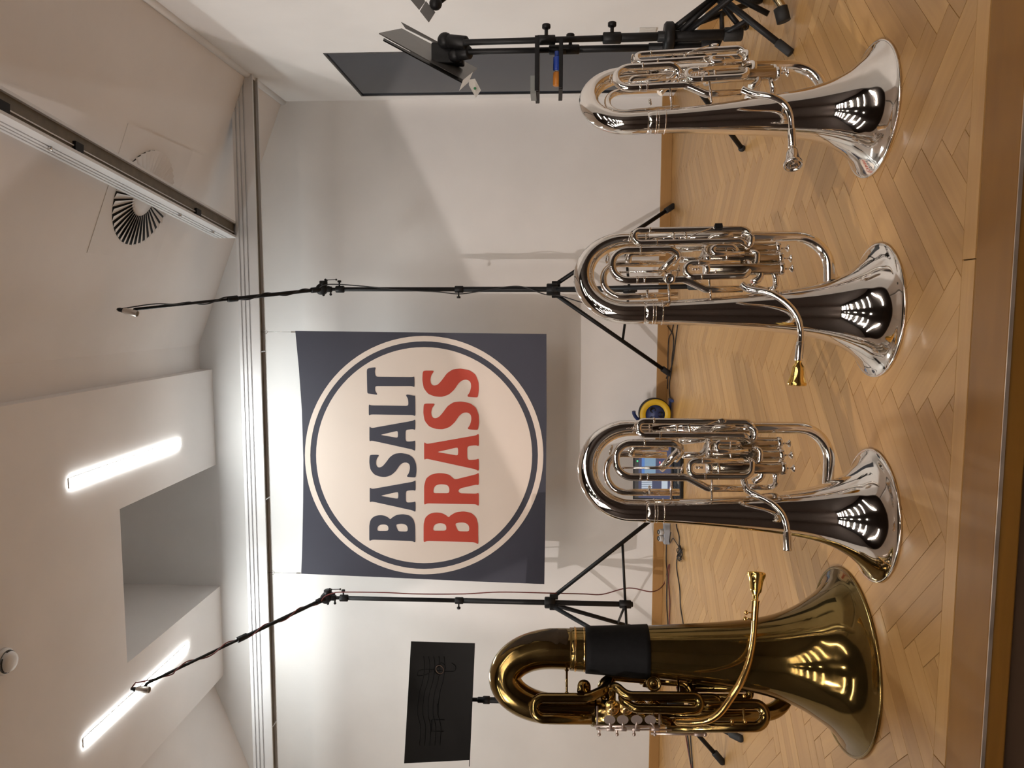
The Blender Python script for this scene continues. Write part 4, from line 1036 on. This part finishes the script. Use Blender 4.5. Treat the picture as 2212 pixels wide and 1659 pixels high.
for a_, b_, c_, d2 in ((960, 1555, 932, 1555), (932, 1555, 932, 1580), (932, 1580, 958, 1580), (945, 1520, 945, 1545)):
    MB().rod(dp(a_, b_), dp(c_, d2), .0013, 6).build('engraved_note', engr, do)
MB().torus(dp(950, 1446), (cs[0]-cs[1]).cross(cs[0]-cs[3]), .018, .0016, 28, 8).build('desk_emblem', plain('emblem_brown', (.10, .06, .04), .3, metal=.5), do)
bk = MB().box((0, .02, zt_-.02), (.10, .018, .10)).build('desk_bracket', black, msd, bevel=.003)
MB().cyl((0, .0, .20), (0, 0, zt_-.16), .0125, 16).build('lower_tube', black, msd)
MB().cyl((0, .0, .70), (0, .0, zt_-.03), .0085, 14).build('upper_tube', black, msd)
zcol = ony(1041, 1517, YM).z
MB().lathe([(.009, 0), (.0165, .004), (.0165, .03), (.0125, .034), (.0125, .052), (.007, .06)], (0, 0, zcol-.035), (0, 0, 1), 16).build('height_collar', black, msd)
MB().cyl((0, 0, .17), (0, 0, .24), .02, 16).build('hub', black, msd)
for px, py in ((1558, 1643), (1597, 1594), (1500, 1480)):
    f_ = onz(px, py, .012)-loc if px != 1500 else V((.12, .33, .012))
    lo = MB().rod((f_.x*.05, f_.y*.05, .21), f_, .0095, 12).build('leg', black, msd); dd = (f_-V((0, 0, .21))).normalized()
    MB().cyl(f_-dd*.045, f_+dd*.008, .0145, 14).ball(f_+dd*.006, .0145, 12).build('rubber_foot', rubber, lo)

# right music stands: two slim poles with tripods, desks, accessory trays
def pole_stand(name, yd, pt_top, pt_bot, label, r_secs, sections, knob_px):
    a, b = ony(*pt_top, yd), ony(*pt_bot, yd)
    base = V((b.x, yd, 0)); r = rooted(name, base, label, 'music stand')
    lean = (a.x-b.x)/(a.z-b.z)
    X = lambda z: (z-b.z)*lean
    zt_, zb_ = a.z, b.z
    zs = [zb_] + [ony(q, pt_bot[1], yd).z for q in sections]
    for i_, (rr_, nm_) in enumerate(zip(r_secs, ('base_tube', 'lower_tube', 'upper_tube'))):
        z0_, z1_ = zs[i_]-.0, (zs[i_+1]+.03 if i_+1 < len(zs) else zt_)
        MB().cyl((X(z0_), 0, z0_), (X(z1_), 0, z1_), rr_, 16).build(nm_, black, r)
    r_low = r_secs[0]
    MB().cyl((X(zb_)-.0, 0, zb_-.02), (X(zb_), 0, zb_+.04), r_low*1.28, 18).build('end_cap', rubber, r)
    for kx, side in knob_px:
        z_ = ony(kx, pt_bot[1], yd).z
        cl = MB().cyl((X(z_), 0, z_-.03), (X(z_), 0, z_+.03), .0155 if kx < 1300 else .0185, 18).build('clamp_collar', black, r)
        MB().cyl((X(z_), 0, z_), (X(z_)+side*.038, 0, z_), .006, 10).cyl((X(z_)+side*.036, 0, z_), (X(z_)+side*.05, 0, z_), .014, 14).build('clamp_knob', black, cl)
    return r, base, X
YS1, YS2 = 2.62, 2.66
s1, sb1, X1 = pole_stand('music_stand', YS1, (1000, 92), (1590, 74), 'black music stand with papers and accessory trays, right of the glazed door', (.0170, .0140, .0098), (1440, 1322), ((1180, 1), (1322, 1)))
hub_z = ony(1442, 80, YS1).z
MB().cyl((X1(hub_z), 0, hub_z-.02), (X1(hub_z), 0, hub_z+.012), .045, 24).build('hub', black, s1)
for tgt in ((1705, 112, 1), (1640, 5, 0), (1520, 150, 0)):
    f_ = onz(tgt[0], tgt[1], .012)-sb1 if tgt[2] else (V((.20, .25, .012)) if tgt[0] == 1640 else V((.02, .52, .012)))
    d_ = V((f_.x, f_.y, 0)).normalized()
    p0 = V((X1(hub_z), 0, hub_z-.02))+d_*.04
    if tgt[2]: p0 = V((X1(hub_z), 0, hub_z))+V((.16, -.02, -.10))
    lo = MB().rod(p0, f_, .0105, 12).build('leg', black, s1); dd = (f_-p0).normalized()
    MB().cyl(f_-dd*.05, f_+dd*.008, .0135, 14).build('rubber_foot', rubber, lo)
    MB().rod(V((X1(.1), 0, ony(1560, 75, YS1).z)), p0+(f_-p0)*.55, .008, 10).build('brace', black, s1)
for a, b in (((1440, 72), (1545, -8)), ((1470, 66), (1552, -6)), ((1548, -5), (1600, 60)), ((1590, -6), (1660, 30))):
    MB().rod(ony(*a, YS1-.01)-sb1, ony(*b, YS1-.03)-sb1, .009, 10).build('leg_strut', black, s1)
s2, sb2, X2 = pole_stand('music_stand', YS2, (1010, 112), (1540, 100), 'black music stand standing close beside the one with papers', (.0150, .0115, .0095), (1420, 1232), ((1205, -1), (1232, 1)))
for f_ in (V((.20, .40, .012)), V((-.25, .40, .012)), V((.20, -.26, .012))):
    z0_ = ony(1440, 105, YS2).z
    lo = MB().rod((X2(z0_), 0, z0_), f_, .0095, 12).build('leg', black, s2); MB().ball(f_, .0135, 12).build('rubber_foot', rubber, lo)
MB().cyl((X2(.3), 0, ony(1448, 105, YS2).z), (X2(.3), 0, ony(1436, 105, YS2).z), .040, 22).build('hub', black, s2)
# desks seen edge on from behind
def desk(root, base, pts, yd, depth, name, mat, th=.004):
    P_ = [ony(px, py, yd+dy)-base for px, py, dy in pts]
    off = V((0, .0, 0)); e1_ = P_[1]-P_[0]; e2_ = P_[-1]-P_[0]; nn_ = e1_.cross(e2_).normalized()*th
    return MB().prism(P_, nn_).build(name, mat, root)
desk_g = plain('grey_desk', (.10, .095, .09), .35, var=.08, scale=8, metal=.3)
dA = desk(s1, sb1, ((819, 71, .14), (868, 61, .30), (1031, 147, .20), (1001, 172, .0)), YS1, .2, 'desk', desk_g)
desk(s1, sb1, ((829, 82, .12), (1000, 172, -.004), (1000, 178, -.03), (828, 86, .09)), YS1, .2, 'desk_ledge', desk_m)
desk(s2, sb2, ((867, 49, .34), (876, 62, .32), (960, 104, .24), (958, 98, .24)), YS2, .2, 'desk', desk_g)
for a, b, root, base, yd in (((962, 88), (1008, 93), s1, sb1, YS1+.05), ((985, 118), (1015, 113), s2, sb2, YS2+.03)):
    p_, q_ = ony(*a, yd)-base, ony(*b, yd-.03)-base
    MB().cyl(p_, q_, .022, 18).ball(p_, .027, 14).build('tilt_joint', black, root)
MB().box(ony(968, 118, YS1+.10)-sb1, (.07, .05, .11)).build('tilt_bracket', black, s1, bevel=.005)
def sheet(pts, yd, label):
    P_ = [ony(px, py, yd+dy) for px, py, dy in pts]; b_ = P_[0].copy()
    o = MB().prism([p-b_ for p in P_], (0, .0012, .0004)).build('sheet_of_paper', paper); o.location = b_; return tag(o, label, 'paper')
sheet(((1000, 173, -.03), (1022, 155, -.02), (1012, 178, -.035), (992, 196, -.05)), YS1, 'folded paper sticking out of the upper desk ledge')
sheet(((1013, 172, -.04), (1026, 170, -.045), (1039, 195, -.06), (1028, 211, -.07), (1013, 184, -.05)), YS1, 'pale paper with a green mark below the upper desk')
q_ = ony(1026, 191, YS1-.068)
MB().lathe([(0, 0), (.0045, 0), (.0045, .0006), (0, .0006)], q_-bpy.data.objects['sheet_of_paper.001'].location, (0, -1, 0), 14).build('printed_mark', plain('green_ink', (.02, .16, .06), .6), bpy.data.objects['sheet_of_paper.001'])
# trays
def tray(root, base, z_px, y0_, y1_, yd, clampy, label, contents):
    p0, p1 = ony(z_px, y0_, yd), ony(z_px, y1_, yd); z_ = (p0.z+p1.z)/2; xm = (p0.x+p1.x)/2; w_ = abs(p0.x-p1.x)
    t = MB().box(V((xm, yd-.02, z_))-base, (w_, .14, .004)).box(V((xm, yd-.10, z_+.005))-base, (w_, .003, .012)).box(V((p1.x, yd-.02, z_+.005))-base, (.003, .14, .012)).build('accessory_tray', black, root)
    t['label'] = label
    return xm, z_, w_
xm, z_, w_ = tray(s1, sb1, 1164, 100, 214, YS1, 92, 'upper accessory tray', None)
o = MB().box((0, 0, .012), (.055, .09, .018)).build('phone_case', plain('grey_case', (.20, .21, .20), .4)); o.location = (ony(1164, 203, YS1).x+.004, YS1-.05, z_+.004); tag(o, 'small grey case on the upper accessory tray', 'case')
xm, z_, w_ = tray(s2, sb2, 1214, 104, 208, YS2-.02, 104, 'lower accessory tray', None)
for py, col, nm, lab in ((140, (.02, .06, .36), 'valve_oil_bottle', 'blue bottle lying on the lower accessory tray'), (173, (.55, .20, .03), 'valve_oil_bottle', 'orange topped bottle lying on the lower accessory tray')):
    m_ = plain('bottle_%d' % py, col, .3); x_ = ony(1214, py, YS2-.04).x
    r = rooted(nm, (x_, YS2-.05, z_+.017), lab, 'bottle')
    MB().cyl((-.022, 0, 0), (.022, 0, 0), .013, 18).build('body', m_, r); MB().cyl((.02, 0, 0), (.04, 0, 0), .008, 14).build('cap', plain('cap_%d' % py, (.3, .3, .28) if py > 150 else (.02, .05, .25), .4), r)
# third stand at the picture's edge: end of a desk and a foot
r3b = V((1.28, 2.46, 0)); r3b = onz(1712, 38, 0)
s3 = rooted('instrument_stand', (r3b.x, r3b.y, 0), 'instrument stand foot with black rubber cap at the right edge', 'stand')
chrome = plain('chrome_gold', (.75, .62, .40), .2, metal=1)
f_ = V((0, 0, .02)); q_ = ony(1672, -14, r3b.y+.02)-V((r3b.x, r3b.y, 0)); q2 = q_ + (q_-f_)*1.6
MB().tube(spline([f_+V((0, 0, .012)), f_+(q_-f_)*.35+V((0, 0, -.004)), q_, q2], 8), .0125, 14).build('leg', chrome, s3)
MB().tube([f_+V((-.012, 0, .006)), f_+V((.03, 0, .018))], .021, 16).build('rubber_foot', rubber, s3)
yd = 2.75
b_ = ony(925, 20, yd); s4 = rooted('music_stand', (b_.x, yd, 0), 'corner of a black music stand desk at the top right edge', 'music stand')
bl = V((b_.x, yd, 0))
MB().prism([ony(px, py, yd)-bl for px, py in ((884, -4), (905, 21), (918, 3), (914, -10))], (0, .004, 0)).build('desk', desk_g, s4)
MB().prism([ony(px, py, yd)-bl for px, py in ((907, 24), (926, 48), (940, 26), (920, 2))], (0, .004, 0)).build('desk_flap', desk_g, s4)
MB().ball(ony(941, 8, yd-.02)-bl, .022, 16, (1, 1, 1)).build('tilt_joint', black, s4)
tz = ony(941, 8, yd).z; tx = ony(941, 8, yd).x-bl.x
MB().cyl((tx+.12, .1, .02), (tx+.12, .1, tz-.1), .014, 14).build('lower_tube', black, s4)
MB().rod((tx+.12, .1, tz-.1), (tx, .0, tz), .012, 12).build('neck', black, s4)
for k_ in range(3):
    q = R(90+120*k_); MB().rod((tx+.12, .1, .25), (tx+.12+.08*math.cos(q), .1+.16*math.sin(q), .01), .009, 10).build('leg', black, s4)

# added spotlight, unseen above the hall, with a flap that shapes its light
sl = rooted('added_spotlight', SPOT_AT, 'unseen black spotlight added above the hall, with a flap shaping its light', 'spotlight')
aim = (V((.75, 4.93, .75))-SPOT_AT).normalized()
MB().lathe([(.0, -.30), (.07, -.30), (.075, -.28), (.075, .02), (.070, .02), (.070, -.02), (.0, -.02)], -aim*.03, aim, 28).build('lamp_housing', black, sl)
wa, wb = V((2.4, YW, 2.29)), V((-1.3, YW, .505))
f0 = .10
a, b = (wa-SPOT_AT)*f0, (wb-SPOT_AT)*f0
upw = (b-a).cross(aim).normalized(); upw = upw if upw.z > 0 else -upw
MB().prism([a, b, b+upw*.35, a+upw*.35], aim*.002).build('light_flap', black, sl)  # added plate, its edge placed to cut the diagonal wedge of light
MB().rod((0, 0, 0), (0, 0, HZ-SPOT_AT.z), .012, 10).build('hanger', black, sl)
